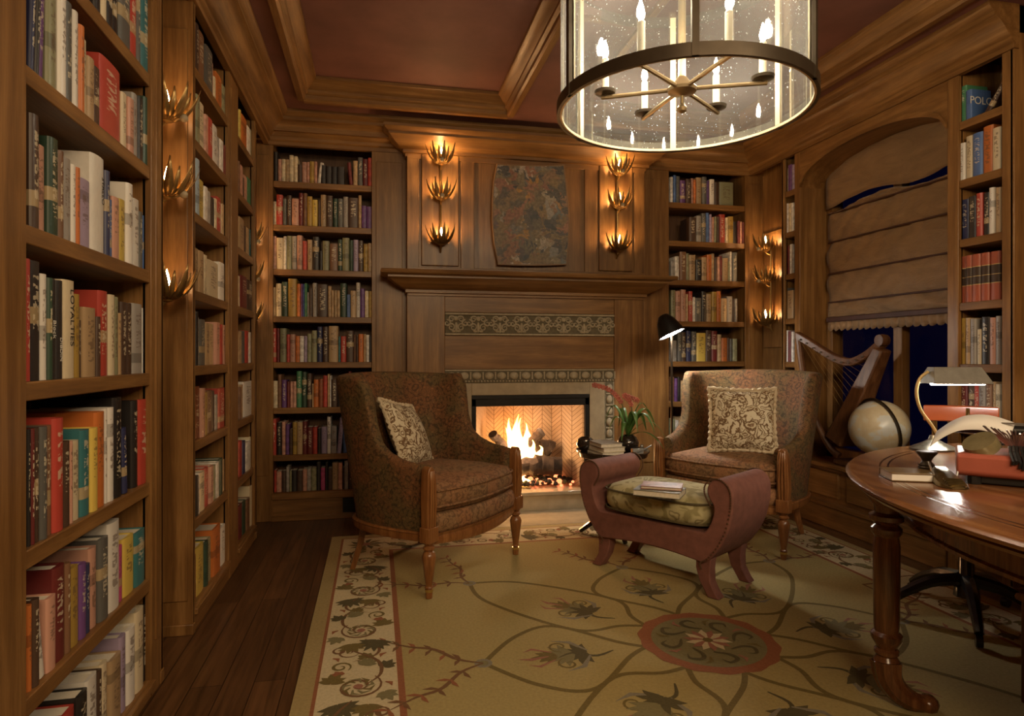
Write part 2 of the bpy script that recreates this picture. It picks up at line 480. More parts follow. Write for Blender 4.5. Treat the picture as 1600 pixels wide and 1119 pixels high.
struct(MB().box(-1.3, 4.3, -2.7, 5.3, -0.03, 0.0).build('floor', FLOOR, smooth=0))
c = MB()
c.box(-1.3, 4.3, -2.7, 5.3, 2.95, 3.0)
for x0, x1, y0, y1 in ((-1.3,-0.46,-2.7,5.3),(2.70,4.3,-2.7,5.3),(0.90,1.34,-2.7,5.3),(-0.46,0.90,4.36,5.3),(1.34,2.70,4.36,5.3),(-0.46,0.90,-2.7,0.1),(1.34,2.70,-2.7,0.1)):
    c.box(x0, x1, y0, y1, 2.83, 2.955)
struct(c.build('ceiling', PLASTER, smooth=0))
struct(MB().box(-1.12, -1.06, -2.7, 5.2, 0, 2.85).build('wall_left', W_V, smooth=0))
struct(MB().box(-1.12, 0.66, 5.03, 5.15, 0, 2.85).box(1.62, 3.4, 5.03, 5.15, 0, 2.85).box(0.66, 1.62, 5.03, 5.15, 1.05, 2.85).build('wall_back', W_V, smooth=0))
w = MB()
w.box(3.26, 3.32, 4.05, 5.15, 0, 2.85).box(3.26, 3.32, 2.55, 2.87, 0, 2.85).box(3.26, 3.32, 2.87, 4.05, 0, 0.42).box(3.26, 3.32, 2.87, 4.05, 2.56, 2.85)
struct(w.build('wall_right', W_V, smooth=0))
struct(MB().box(3.26, 4.1, 2.55, 2.6, 0, 2.85).build('wall_right', W_V, smooth=0))
struct(MB().box(4.08, 4.14, -2.7, 2.6, 0, 2.85).build('wall_right', W_V, smooth=0))
struct(MB().box(-1.3, 4.3, -2.75, -2.68, 0, 2.85).build('wall_front', WALLM, smooth=0))

def mold(prof, axis, a0, a1, sx, x0):
    """moulding: prof = (out from the face, z); face at x0, growing in direction sx"""
    return MB().prism([(x0 + sx * o, z) for o, z in prof], axis, a0, a1)
CROWN = [(-0.02,2.62),(0.012,2.62),(0.012,2.645),(0.026,2.655),(0.026,2.675),(0.045,2.685),(0.06,2.71),(0.085,2.74),(0.112,2.762),(0.125,2.765),(0.125,2.785),(0.142,2.795),(0.155,2.81),(0.155,2.832),(-0.02,2.832)]
struct(mold(CROWN, 'y', -2.6, 4.70, 1, XL).build('trim_1', W_Y))
struct(mold(CROWN, 'y', 2.48, 4.70, -1, XR).build('trim_2', W_Y))
struct(mold(CROWN, 'x', -0.9, 3.15, -1, YB).build('trim_3', W_X))
COFF = [(-0.035,2.812),(0.0,2.812),(0.012,2.825),(0.012,2.85),(0.03,2.862),(0.03,2.88),(0.05,2.90),(0.072,2.925),(0.085,2.93),(0.085,2.952),(-0.002,2.952),(-0.035,2.835)]
tn = 4
for x0, x1 in ((-0.46, 0.90), (1.34, 2.70)):
    m = MB()
    m.prism([(x0 + o, z) for o, z in COFF], 'y', 0.1, 4.36)
    m.prism([(x1 - o, z) for o, z in COFF], 'y', 0.1, 4.36)
    struct(m.build('trim_%d' % tn, W_Y)); tn += 1
    m = MB()
    m.prism([(4.36 - o, z) for o, z in COFF], 'x', x0, x1)
    m.prism([(0.1 + o, z) for o, z in COFF], 'x', x0, x1)
    struct(m.build('trim_%d' % tn, W_X)); tn += 1

# ================================================================== BUILT-IN BOOKCASES
def wallbox(wall, m, u0, u1, d0, d1, z0, z1, mi=0):
    if wall == 'L': return m.box(XL - d1, XL - d0, u0, u1, z0, z1, mi)
    if wall == 'R': return m.box(XR + d0, XR + d1, u0, u1, z0, z1, mi)
    return m.box(u0, u1, YB + d0, YB + d1, z0, z1, mi)
def bookcase(wall, label, stiles, bays, shelves, base, ends, depth=0.29, top=TOPO, plinth=None):
    u0 = min(s[0] for s in stiles); u1 = max(s[1] for s in stiles)
    um = (u0 + u1) / 2
    loc = (XL, um, 0) if wall == 'L' else (XR, um, 0) if wall == 'R' else (um, YB, 0)
    t = thing('built_in_bookcase', label, 'bookcase', loc)
    wh = W_X if wall == 'B' else W_Y
    B_ = lambda m, name, mat, bev=0.003: m.build(name, mat, t, loc, bevel=bev)
    for a, b in stiles:
        m = MB(); wallbox(wall, m, a, b, 0, 0.03, 0, 2.70)
        if b - a > 0.1: wallbox(wall, m, a + 0.03, b - 0.03, -0.006, 0.01, base + 0.12, 2.55)
        B_(m, 'stile', W_V)
    for a, b in bays:
        m = MB(); wallbox(wall, m, a - 0.02, b + 0.02, 0.0, 0.03, top, 2.70); B_(m, 'head_rail', wh)
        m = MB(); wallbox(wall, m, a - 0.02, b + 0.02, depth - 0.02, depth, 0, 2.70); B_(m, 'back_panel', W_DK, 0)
        for q in ends_of(a, b): 
            m = MB(); wallbox(wall, m, q[0], q[1], 0.02, depth, 0, 2.70); B_(m, 'side_panel', W_V, 0)
        for z in shelves:
            m = MB(); wallbox(wall, m, a + 0.0005, b - 0.0005, 0.006, depth - 0.022, z - TH, z); B_(m, 'shelf', wh)
        m = MB(); wallbox(wall, m, a - 0.005, b + 0.005, 0.002, 0.04, 0, base - 0.002)
        if base > 0.1:
            wallbox(wall, m, a - 0.01, b + 0.01, -0.012, 0.02, base - 0.05, base - 0.004); wallbox(wall, m, a - 0.01, b + 0.01, -0.012, 0.02, 0, 0.035)
        else: wallbox(wall, m, a - 0.01, b + 0.01, -0.012, 0.02, base - 0.03, base - 0.004)
        B_(m, 'base_rail', wh)
    for e0, e1 in ends:     # the end panel that closes the case towards a sconce niche
        m = MB(); wallbox(wall, m, e0, e1, 0, 0.31, 0, 2.84)
        if wall == 'L' and e0 > 2.5:
            m.box(XL - 0.15, XL - 0.02, e0 - 0.008, e0 + 0.01, 0.14, 2.5)
        B_(m, 'end_panel', W_V)
        m = MB(); wallbox(wall, m, e0 - 0.012, e1 + 0.002, -0.004, 0.30, 0, 0.045); B_(m, 'shoe_moulding', W_V)
    return t
def ends_of(a, b): return ((a - 0.018, a), (b, b + 0.018))
bookcase('L', 'tall built-in oak-brown bookcase nearest on the left wall, before the first sconce niche', [(1.40,1.575),(2.364,2.480)], [(1.575,2.364)], ZA, 0.06, [(2.462,2.483)])
bookcase('L', 'two-bay built-in bookcase on the left wall between the two sconce niches', [(2.868,2.90),(3.53,3.75),(4.24,4.30)], [(2.90,3.53),(3.75,4.24)], ZS[:-1] + [0.10], 0.10, [(2.866,2.882),(4.285,4.302)])
cb_ = bookcase('B', 'built-in bookcase on the back wall left of the fireplace', [(-0.86,-0.70),(-0.03,0.216)], [(-0.70,-0.03)], ZS[:-1] + [0.20], 0.20, [])
v = MB().box(-0.23, -0.06, YB - 0.014, YB - 0.002, 0.045, 0.145)
for k in range(6): v.box(-0.222, -0.068, YB - 0.018, YB - 0.012, 0.052 + k * 0.015, 0.058 + k * 0.015)
v.build('air_vent', BLACKM, cb_, (cb_.location.x, YB, 0))
bookcase('B', 'built-in bookcase on the back wall right of the fireplace behind the floor lamp', [(2.024,2.27),(2.94,3.12)], [(2.27,2.94)], ZS[:-1] + [0.20], 0.20, [])
bookcase('R', 'slim built-in bookcase on the right wall beyond the window', [(4.07,4.13),(4.25,4.28)], [(4.13,4.25)], ZS, 0.13, [(4.262,4.282)])
bookcase('R', 'built-in bookcase on the right wall nearer than the window, red sets on it', [(2.495,2.552),(2.79,2.856)], [(2.552,2.79)], ZS, 0.13, [(2.49,2.51)])

# recessed niche panels that carry the sconces
def niche(n, x0, x1, y0, y1):
    struct(MB().box(x0, x1, y0, y1, 0, 2.85).build('trim_%d' % n, W_V, smooth=0))
niche(10, -1.06, -0.90, 2.483, 2.866)
niche(11, -1.06, -0.90, 4.302, 4.70)
niche(12, 3.10, 3.26, 4.282, 4.72)
struct(MB().box(3.065, 3.10, 4.37, 4.63, 1.22, 2.14).build('trim_14', W_V, bevel=0.004))
struct(MB().box(-0.74, 0.2, 4.62, 4.72, 2.70, 2.84).box(2.04, 3.1, 4.62, 4.72, 2.70, 2.84).build('trim_15', W_X, smooth=0))
struct(MB().box(XL - 0.06, XL, -2.6, 4.7, 2.70, 2.84).box(XR, XR + 0.06, 2.49, 4.7, 2.70, 2.84).build('trim_16', W_Y, smooth=0))
struct(MB().box(-0.92, -0.90 + 0.012, 2.49, 2.86, 0, 0.14).box(-0.92, -0.888, 4.31, 4.69, 0, 0.14).box(3.085, 3.11, 4.29, 4.69, 0, 0.14).build('baseboard_left', W_Y, bevel=0.003))
# left wall nearer than the first bookcase (out of frame)
struct(MB().box(-1.06, -0.78, -2.6, 1.40, 0, 2.84).build('trim_17', W_V, smooth=0))

# ================================================================== WINDOW BAY
Y0, Y1 = 2.856, 4.07
def arch_z(y):
    t = (y - (Y0 + Y1) / 2) / ((Y1 - Y0) / 2)
    return 2.365 + 0.175 * math.sqrt(max(0, 1 - t * t))if abs(t) < 1 else 2.365
n = 28
poly = [(Y0 + (Y1 - Y0) * k / n, arch_z(Y0 + (Y1 - Y0) * k / n)) for k in range(n + 1)] + [(Y1, 2.84), (Y0, 2.84)]
struct(MB().prism(poly, 'x', XR + 0.002, 3.262).build('trim_18', W_Y, smooth=30))
rows = [[(XR - 0.012, Y0 + (Y1-Y0)*k/n, arch_z(Y0 + (Y1-Y0)*k/n) + h) for k in range(n+1)] for h in (0.0, 0.035)]
a = MB()
for k in range(n):
    ya, yb = Y0 + (Y1-Y0)*k/n, Y0 + (Y1-Y0)*(k+1)/n
    za, zb = arch_z(ya), arch_z(yb)
    a.add([(XR-0.01,ya,za),(XR-0.01,yb,zb),(XR-0.01,yb,zb+0.03),(XR-0.01,ya,za+0.03),(XR+0.01,ya,za),(XR+0.01,yb,zb),(XR+0.01,yb,zb+0.03),(XR+0.01,ya,za+0.03)],
          [(0,1,2,3),(7,6,5,4),(0,4,5,1),(3,2,6,7),(0,3,7,4),(1,5,6,2)])
struct(a.build('trim_19', W_Y, smooth=30))
struct(MB().box(XR + 0.03, 3.262, Y1, Y1 + 0.02, 0.0, 2.84).box(XR + 0.03, 3.262, Y0 - 0.02, Y0, 0.0, 2.84).build('trim_20', W_V, smooth=0))
wf = MB()
wf.box(3.20, 3.27, Y1 - 0.06, Y1, 0.42, 2.56).box(3.20, 3.27, Y0, Y0 + 0.06, 0.42, 2.56)
wf.box(3.21, 3.27, 3.40, 3.47, 0.42, 2.56).box(3.20, 3.27, Y0, Y1, 0.42, 0.50).box(3.20, 3.27, Y0, Y1, 2.38, 2.57)
win = struct(wf.build('window_1', W_V, bevel=0.004))
MB().box(3.242, 3.246, Y0 + 0.05, 3.41, 0.48, 2.4).build('window_pane', PANE, win, smooth=0)
MB().box(3.242, 3.246, 3.46, Y1 - 0.05, 0.48, 2.4).build('window_pane', PANE, win, smooth=0)
ws = MB().box(XR + 0.03, 3.262, Y0, Y1, 0, 0.40)
seat = thing('window_seat', 'built-in wooden window seat below the dark window, harp and globe on it', 'window seat', (3.1, 3.46, 0))
ws.build('front_panel', W_Y, seat, (3.1, 3.46, 0))
MB().box(XR - 0.03, 3.21, Y0 + 0.002, Y1 - 0.002, 0.40, 0.43).build('seat_board', W_Y, seat, (3.1, 3.46, 0), bevel=0.008)
MB().box(XR - 0.012, XR + 0.04, Y0 + 0.001, Y1 - 0.001, 0, 0.15).box(XR - 0.02, XR + 0.04, Y0 + 0.001, Y1 - 0.001, 0.14, 0.165).build('baseboard', W_Y, seat, (3.1, 3.46, 0), bevel=0.004)
m = MB()
for k in range(3):
    ya = Y0 + 0.07 + k * 0.385
    m.box(XR + 0.01, XR + 0.04, ya, ya + 0.31, 0.20, 0.37)
m.build('raised_panel', W_Y, seat, (3.1, 3.46, 0), bevel=0.006)

# roman blind
BX = 3.185
def wavy(y):
    t = (y - Y0) / (Y1 - Y0)                     # 0 near .. 1 far
    return 2.262 - 0.045 * t - 0.022 * math.sin(t * 7.2) * (0.6 + 0.4 * t) - 0.03 * math.exp(-((t - 0.35) / 0.16) ** 2)
blind = thing('roman_blind', 'bronze silk roman blind drawn down over the arched window', 'blind', (BX, 3.46, 1.32))
bo = (BX, 3.46, 1.32)
rows = []
NY = 40
for i in range(9):
    t = i / 8
    r = []
    for k in range(NY + 1):
        y = Y0 + 0.03 + (Y1 - Y0 - 0.06) * k / NY
        zt = arch_z(y) + 0.03; zb = wavy(y)
        r.append((BX - 0.004 - 0.012 * math.sin(t * PI) + 0.004 * math.sin(k * 0.9 + t * 6), y, lerp(zt, zb, t)))
    rows.append(r)
MB().grid(rows).build('valance', LINEN, blind, bo, solid=0.004, recalc=False)
rows = []
folds = [2.17, 1.965, 1.74, 1.535, 1.425]
zs = [2.245]
zz = 2.245; 
ztops = [2.215] + folds
for i in range(len(ztops) - 1):
    for j in range(9):
        t = j / 9
        z = lerp(ztops[i], ztops[i + 1], t)
        bulge = 0.014 * math.sin(t * PI) ** 0.7
        def zr(k):
            y = Y0 + 0.035 + (Y1 - Y0 - 0.07) * k / NY
            if i: return z
            q_ = (y - Y0) / (Y1 - Y0)
            return lerp(wavy(y) - 0.012 - 0.032 * (0.55 + 0.45 * math.sin(q_ * 9 + 0.6)), folds[0], t)
        rows.append([(BX + 0.012 - bulge + 0.007 * math.sin(k * 0.55 + i * 2.1 + j * 0.7) + 0.005 * math.sin(k * 1.3 - j * 0.9), Y0 + 0.035 + (Y1 - Y0 - 0.07) * k / NY, zr(k) - 0.006 * math.sin(t*PI) * math.sin(k * 0.4 + i)) for k in range(NY + 1)])
rows.append([(BX + 0.014, Y0 + 0.035 + (Y1 - Y0 - 0.07) * k / NY, 1.425) for k in range(NY + 1)])
MB().grid(rows).build('shade_panel', LINEN, blind, bo, solid=0.004, recalc=False)
PIPING = plain('dark plum piping', (0.06, 0.022, 0.014), 0.6)
for z in folds[:4]:
    MB().tube([(BX - 0.002, Y0 + 0.04, z), (BX - 0.002, Y1 - 0.04, z)], 0.006, 6).build('batten', PIPING, blind, bo)
MB().box(BX - 0.014, BX + 0.012, Y0 + 0.03, Y1 - 0.03, 1.395, 1.43).build('hem_bar', PIPING, blind, bo, bevel=0.005)
rows = []
for t in (0, 0.5, 1):
    rows.append([(BX - 0.002 + 0.004 * math.sin(k * 0.8), Y0 + 0.035 + (Y1 - Y0 - 0.07) * k / 160, 1.40 - t * (0.055 + 0.016 * abs(math.sin(k * PI / 8)))) for k in range(161)])
MB().grid(rows).build('scalloped_fringe', LINEN, blind, bo, solid=0.003, recalc=False)

# ================================================================== FIREPLACE
YF = 4.62
fp = thing('fireplace', 'carved wooden chimneypiece with tan stone surround and lit firebox', 'fireplace', (1.12, YF, 0))
fo = (1.12, YF, 0)
FB = lambda m, name, mat, bev=0.003, **k: m.build(name, mat, fp, fo, bevel=bev, **k)
BL, BR = 0.216, 2.024
FB(MB().box(BL, 0.486, YF, 5.03, 0, 1.66), 'pilaster', W_V)
FB(MB().box(1.782, BR, YF, 5.03, 0, 1.66), 'pilaster', W_V)
FB(MB().box(0.486, 1.782, YF + 0.006, 4.75, 1.47, 1.66), 'frieze_rail', W_X)
FB(MB().box(0.486, 1.782, YF + 0.012, 4.75, 1.055, 1.302), 'wood_panel', W_X)
# mantel shelf: slab, cove, bed mould
mp_ = [(0.02,1.585),(-0.012,1.585),(-0.012,1.60),(-0.03,1.605),(-0.03,1.625),(-0.06,1.64),(-0.105,1.665),(-0.145,1.695),(-0.155,1.70),(-0.155,1.713),(-0.175,1.716),(-0.20,1.722),(-0.205,1.735),(-0.20,1.75),(0.02,1.75)]
def mitred(prof, x0, x1):
    """profile (offset in y from the face, z) run along x with returned ends"""
    m = MB(); rows = []
    for o, z in prof: rows.append([(x0 + o + 0.0, YF + 0.06, z), (x0 + o, YF + o, z), (x1 - o, YF + o, z), (x1 - o, YF + 0.06, z)])
    m.grid(rows)
    m.f.append(tuple(range(len(prof) * 4 - 4, len(prof) * 4))); m.m.append(0)
    return m
FB(mitred(mp_, 0.235, 2.005), 'mantel_shelf', W_X, 0, recalc=True)
# overmantel
FB(MB().box(BL, BR, YF, 4.72, 1.66, 2.84), 'overmantel', W_V, 0)
for a, b in ((BL, 0.30), (0.60, 0.70), (1.54, 1.64), (1.94, BR)):
    FB(MB().box(a, b, YF - 0.012, YF + 0.01, 1.75, 2.60), 'overmantel_stile', W_V)
FB(MB().box(BL, BR, YF - 0.0125, YF + 0.01, 1.75, 1.79).box(BL, BR, YF - 0.0125, YF + 0.01, 2.56, 2.62), 'overmantel_rail', W_X)
for cx in (0.452, 1.788):
    FB(MB().box(cx - 0.135, cx + 0.135, YF - 0.018, YF + 0.01, 1.80, 2.60), 'sconce_board', W_V, 0.006)
cp = [(0.02,2.575),(-0.012,2.575),(-0.012,2.595),(-0.028,2.60),(-0.028,2.62),(-0.05,2.63),(-0.085,2.655),(-0.12,2.69),(-0.13,2.695),(-0.13,2.71),(-0.15,2.72),(-0.165,2.735),(-0.165,2.755),(0.02,2.755)]
FB(mitred(cp, BL, BR), 'overmantel_cornice', W_X, 0)
# carved acanthus frieze
def spiral(cx, cz, r0, r1, a0, turns, n=26, flip=1):
    return [(cx + flip * lerp(r0, r1, k/(n-1)) * math.cos(a0 + 2*PI*turns*k/(n-1)), cz + lerp(r0, r1, k/(n-1)) * math.sin(a0 + 2*PI*turns*k/(n-1))) for k in range(n)]
FB(MB().box(0.488, 1.780, YF + 0.006, YF + 0.03, 1.302, 1.47, 0).box(0.488, 1.780, YF - 0.006, YF + 0.012, 1.452, 1.466, 1).box(0.488, 1.780, YF - 0.006, YF + 0.012, 1.304, 1.318, 1), 'frieze_slab', [RELIEF_D, RELIEF])
m = MB()
for k in range(8):
    cx = 0.568 + k * 0.162
    for fl in (1, -1):
        for (ox, oz, r, a0, tr) in ((0.036, 1.36, 0.030, 0.4, 1.4), (0.034, 1.42, 0.024, 2.6, -1.3), (0.066, 1.39, 0.026, 1.5, 1.2)):
            pts = spiral(cx + fl * ox, oz, r, 0.006, a0, tr, 18, fl)
            m.tube([(x, YF + 0.002, z) for x, z in pts], [lerp(0.008, 0.004, q / 17) for q in range(18)], 6)
    m.ball((cx, YF + 0.002, 1.36), (0.013, 0.01, 0.04), 8, 6)
    m.ball((cx, YF + 0.002, 1.425), (0.02, 0.01, 0.018), 8, 6)
    for s_ in (-1, 1): m.ball((cx + s_ * 0.02, YF + 0.002, 1.332), (0.018, 0.01, 0.01), 8, 5)
FB(m, 'carved_frieze', RELIEF, 0)
# egg and tongue tile band: across and down both sides
FB(MB().box(0.486, 1.782, YF + 0.008, YF + 0.04, 0.955, 1.055).box(1.702, 1.782, YF + 0.008, YF + 0.04, 0.146, 0.955).box(0.486, 0.566, YF + 0.008, YF + 0.04, 0.146, 0.955), 'tile_band', RELIEF_D)
m = MB()
for k in range(14):
    x = 0.535 + k * 0.0925
    m.ball((x, YF + 0.004, 1.008), (0.034, 0.014, 0.028), 10, 7)
    m.tube([(x + 0.046, YF + 0.004, 0.98), (x + 0.046, YF + 0.002, 1.036)], 0.007, 6)
    for q in range(4): m.ball((x - 0.034 + q * 0.023, YF + 0.004, 0.968), 0.008, 6, 5)
m.box(0.488, 1.780, YF, YF + 0.012, 1.044, 1.053)
for sx in (0.526, 1.742):
    for k in range(9):
        z = 0.91 - k * 0.087
        m.ball((sx, YF + 0.004, z), (0.026, 0.014, 0.032), 10, 7)
        m.tube([(sx - 0.026, YF + 0.004, z - 0.044), (sx + 0.026, YF + 0.004, z - 0.044)], 0.006, 6)
    for dx in (-0.036, 0.036): m.tube([(sx + dx, YF + 0.006, 0.15), (sx + dx, YF + 0.006, 0.955)], 0.004, 5)
FB(m, 'tile_relief', RELIEF, 0)
OX0, OX1, OZ0, OZ1 = 0.682, 1.586, 0.146, 0.865
FB(MB().box(0.566, OX0, YF + 0.004, 4.70, OZ0, 0.955).box(OX1, 1.702, YF + 0.004, 4.70, OZ0, 0.955).box(OX0, OX1, YF + 0.004, 4.70, OZ1, 0.955), 'stone_surround', STONE)
FB(MB().box(0.488, 1.78, YF - 0.03, 5.12, 0.116, 0.146).box(0.5, 1.77, YF - 0.012, 4.8, 0.0, 0.116), 'raised_hearth', STONE_P, 0.006)
FB(MB().box(OX0, OX1, YF + 0.012, YF + 0.05, 0.782, OZ1).box(OX0, OX0 + 0.035, YF + 0.012, YF + 0.04, OZ0, OZ1).box(OX1 - 0.035, OX1, YF + 0.012, YF + 0.04, OZ0, OZ1).box(OX0, OX1, YF + 0.004, YF + 0.02, OZ1 - 0.03, OZ1), 'firebox_frame', BLACKM)
fb = MB()
fl_, fr_, bl_, br_ = OX0 + 0.03, OX1 - 0.03, 0.86, 1.41
yb = 5.06
fb.add([(fl_,YF+.045,.146),(bl_,yb,.146),(bl_,yb,.95),(fl_,YF+.045,.95)], [(0,1,2,3)])
fb.add([(fr_,YF+.045,.146),(br_,yb,.146),(br_,yb,.95),(fr_,YF+.045,.95)], [(3,2,1,0)])
fb.add([(bl_,yb,.146),(br_,yb,.146),(br_,yb,.95),(bl_,yb,.95)], [(0,1,2,3)])
fb.add([(fl_,YF+.045,.95),(fr_,YF+.045,.95),(br_,yb,.95),(bl_,yb,.95)], [(0,1,2,3)])
FB(fb, 'firebox_lining', BRICK, 0, smooth=0, solid=0.012, recalc=False)
struct(MB().box(0.28, 1.96, 4.215, 4.605, 0.0, 0.006).build('floor_hearth_slab', STONE_P, bevel=0.003))

# logs, embers, fire
BARK = plain('charred bark', (0.035, 0.022, 0.015), 0.9, 0, 0.5, 30, bmp=0.6)
rnd = random.Random(5)
def log(p, q, r, label):
    n = 14; pts = []; rr = []
    for k in range(n):
        t = k / (n - 1)
        b = Vector(p).lerp(Vector(q), t)
        pts.append((b.x + rnd.uniform(-1, 1) * r * 0.12, b.y + rnd.uniform(-1, 1) * r * 0.12, b.z + rnd.uniform(-1, 1) * r * 0.12))
        rr.append(r * rnd.uniform(0.9, 1.1))
    o = MB().tube(pts, rr, 10).build('log', BARK)
    return tag(o, label, 'log', 'logs in the fire')
log((1.00, 4.87, 0.31), (1.41, 4.80, 0.30), 0.072, 'thick dark log lying level across the front of the fire')
log((0.80, 4.92, 0.268), (1.10, 4.97, 0.268), 0.06, 'dark log lying low at the back, under the sloping logs')
log((0.87, 4.82, 0.555), (1.04, 4.90, 0.39), 0.034, 'thin charred log leaning in from the upper end away from the table')
log((1.265, 4.83, 0.56), (1.10, 4.92, 0.39), 0.038, 'charred log leaning in from the side table end, above the thick log')
log((1.17, 4.96, 0.42), (1.37, 4.93, 0.42), 0.06, 'rounded log behind, resting above the thick front log')
m = MB()
COAL = plain('coal', (0.03,0.022,0.016), 0.9, 0, 0.5, 40); COALG = emit('glowing coal', (1.0,0.22,0.08), 1.6); MOSS = plain('ash green ember wool', (0.10,0.10,0.04), 0.9, 0, 0.4, 40)
for k in range(260):
    x = rnd.uniform(0.78, 1.50); y = rnd.uniform(4.72, 4.98)
    r = rnd.uniform(0.012, 0.026)
    m.ball((x, y, 0.148 + r * 0.8 + rnd.uniform(0, 0.035)), (r, r, r * 0.8), 6, 5, rnd.choice((0,0,0,1,2,2)) )
tag(m.build('embers', [COAL, COALG, MOSS]), 'bed of embers and coals under the logs', 'embers', kind='stuff')
m = MB()
for k, (x, y, z0, h, r) in enumerate([(1.06,4.84,0.30,0.40,0.055),(1.10,4.86,0.33,0.34,0.05),(1.01,4.86,0.32,0.28,0.045),(0.96,4.86,0.31,0.20,0.035),(1.16,4.87,0.34,0.24,0.04),(1.21,4.9,0.36,0.15,0.03),(0.90,4.86,0.30,0.09,0.03),(1.03,4.80,0.19,0.17,0.045),(0.99,4.79,0.17,0.11,0.04),(1.26,4.88,0.36,0.09,0.028),(1.08,4.82,0.26,0.22,0.04),(1.12,4.80,0.18,0.05,0.05),(1.13,4.85,0.33,0.30,0.045),(1.03,4.87,0.33,0.34,0.05),(0.93,4.84,0.30,0.15,0.035),(1.18,4.83,0.33,0.17,0.035),(1.02,4.81,0.19,0.24,0.045),(0.98,4.83,0.22,0.20,0.04)]):
    prof = [(r*0.45,0),(r*0.95,0.12*h),(r,0.25*h),(r*0.8,0.45*h),(r*0.48,0.65*h),(r*0.22,0.85*h),(0.002,h)]
    st = len(m.v); ph = rnd.uniform(0, 6)
    rows = []
    for rr, z in catmull([(p[0], p[1]) for p in prof], 16):
        a = z / h
        rows.append([(x + max(rr,0.001)*math.cos(2*PI*j/12) + 0.028*math.sin(ph + a*5)*a, y + 0.7*max(rr,0.001)*math.sin(2*PI*j/12) + 0.014*math.cos(ph + a*4)*a, z0 + z) for j in range(12)])
    m.grid(rows, cu=True, cap=True)
fo_ = m.build('fire', FLAME, smooth=180)
tag(fo_, 'bright yellow flames rising between the crossed logs', 'fire', kind='stuff')
lamp('fire_glow', 'POINT', (1.05, 4.74, 0.46), 4.5, (1.0, 0.58, 0.30), 0.07)
lamp('fire_glow', 'POINT', (1.24, 4.84, 0.62), 1.6, (1.0, 0.60, 0.32), 0.06)

BALLM = plain('ivory ball', (.34,.27,.17), .5)
# ================================================================== SCONCES
def sconce(label, loc, rz, zs, bulb=None):
    """wall plane at local y = 0, reaching out along -y; zs = heights of the cup bottoms"""
    t = thing('sconce', label, 'wall sconce', loc, rz, 'three-tier leaf sconces')
    z0, z1 = min(zs) - 0.05, max(zs)
    MB().tube([(0, -0.012, z0), (0, -0.03, z0 + 0.02), (0, -0.03, z1 - 0.02), (0, -0.03, z1)], 0.007, 8).build('stem', GILT, t)
    for i, z in enumerate(sorted(zs)):
        c = MB()
        cy = -0.075
        c.lathe([(0.004, -0.012), (0.02, -0.006), (0.032, 0.012), (0.03, 0.02), (0.01, 0.012)], (0, cy, z), 14)
        c.tube([(0, -0.03, z - 0.03), (0, -0.06, z - 0.02), (0, cy, z - 0.005)], 0.006, 6)
        for k in range(17):
            a = 2 * PI * (k + 0.5 * (i % 2)) / 17
            L_ = 0.145 if k % 2 else 0.115
            dx, dy = math.cos(a), math.sin(a)
            L2 = L_ if dy < 0.35 else L_ * 0.62
            n = 7; A_, B2 = [], []
            for q in range(n):
                s_ = q / (n - 1)
                rad = 0.022 + 0.092 * (s_ ** 0.75) * (L2 / 0.125) - 0.010 * s_ ** 3
                zz = z - 0.002 + L2 * (0.30 * s_ + 0.60 * s_ ** 1.7)
                wd = 0.0150 * math.sin(PI * min(0.97, 0.16 + 0.84 * s_)) + 0.0005
                py = min(-0.006, cy + dy * rad)
                A_.append((dx * rad - dy * wd, min(-0.004, py + dx * wd), zz)); B2.append((dx * rad + dy * wd, min(-0.004, py - dx * wd), zz))
            c.grid([A_, B2])
        cup = c.build('leaf_cup', GILT, t, solid=0.0012, recalc=False)
        MB().lathe([(0.009, 0.0), (0.009, 0.035), (0.006, 0.037)], (0, cy, z + 0.008), 10).build('candle_sleeve', WAX, cup)
        MB().lathe([(0.004, 0), (0.010, 0.010), (0.0115, 0.022), (0.0075, 0.044), (0.001, 0.070)], (0, cy, z + 0.046), 10).build('bulb', bulb or BULB_S, cup, smooth=180)
        if i > 0:
            MB().ball((0, -0.135, z + 0.012), 0.016, 12, 8).tube([(0, cy - 0.02, z), (0, -0.125, z + 0.008)], 0.003, 5).build('ball_finial', BALLM, cup)
    return t
zs3 = [1.945, 2.262, 2.512]
sconce('gilt leaf sconce on the overmantel left of the painting', (0.452, YF - 0.018, 0), 0, zs3)
sconce('gilt leaf sconce on the overmantel right of the painting, partly under the glass drum', (1.788, YF - 0.018, 0), 0, zs3)
sconce('leaf sconce in the near niche of the left wall, three candles in profile', (-0.862, 2.685, 0), PI / 2, [1.37, 1.765, 2.06], BULB_N)
sconce('leaf sconce in the far niche of the left wall beside the corner', (-0.90, 4.50, 0), PI / 2, [1.38, 1.65, 1.90], BULB_N)
sconce('leaf sconce on the right wall beyond the window, above the right-hand armchair', (3.065, 4.50, 0), -PI / 2, [1.40, 1.73, 1.98], BULB_N)
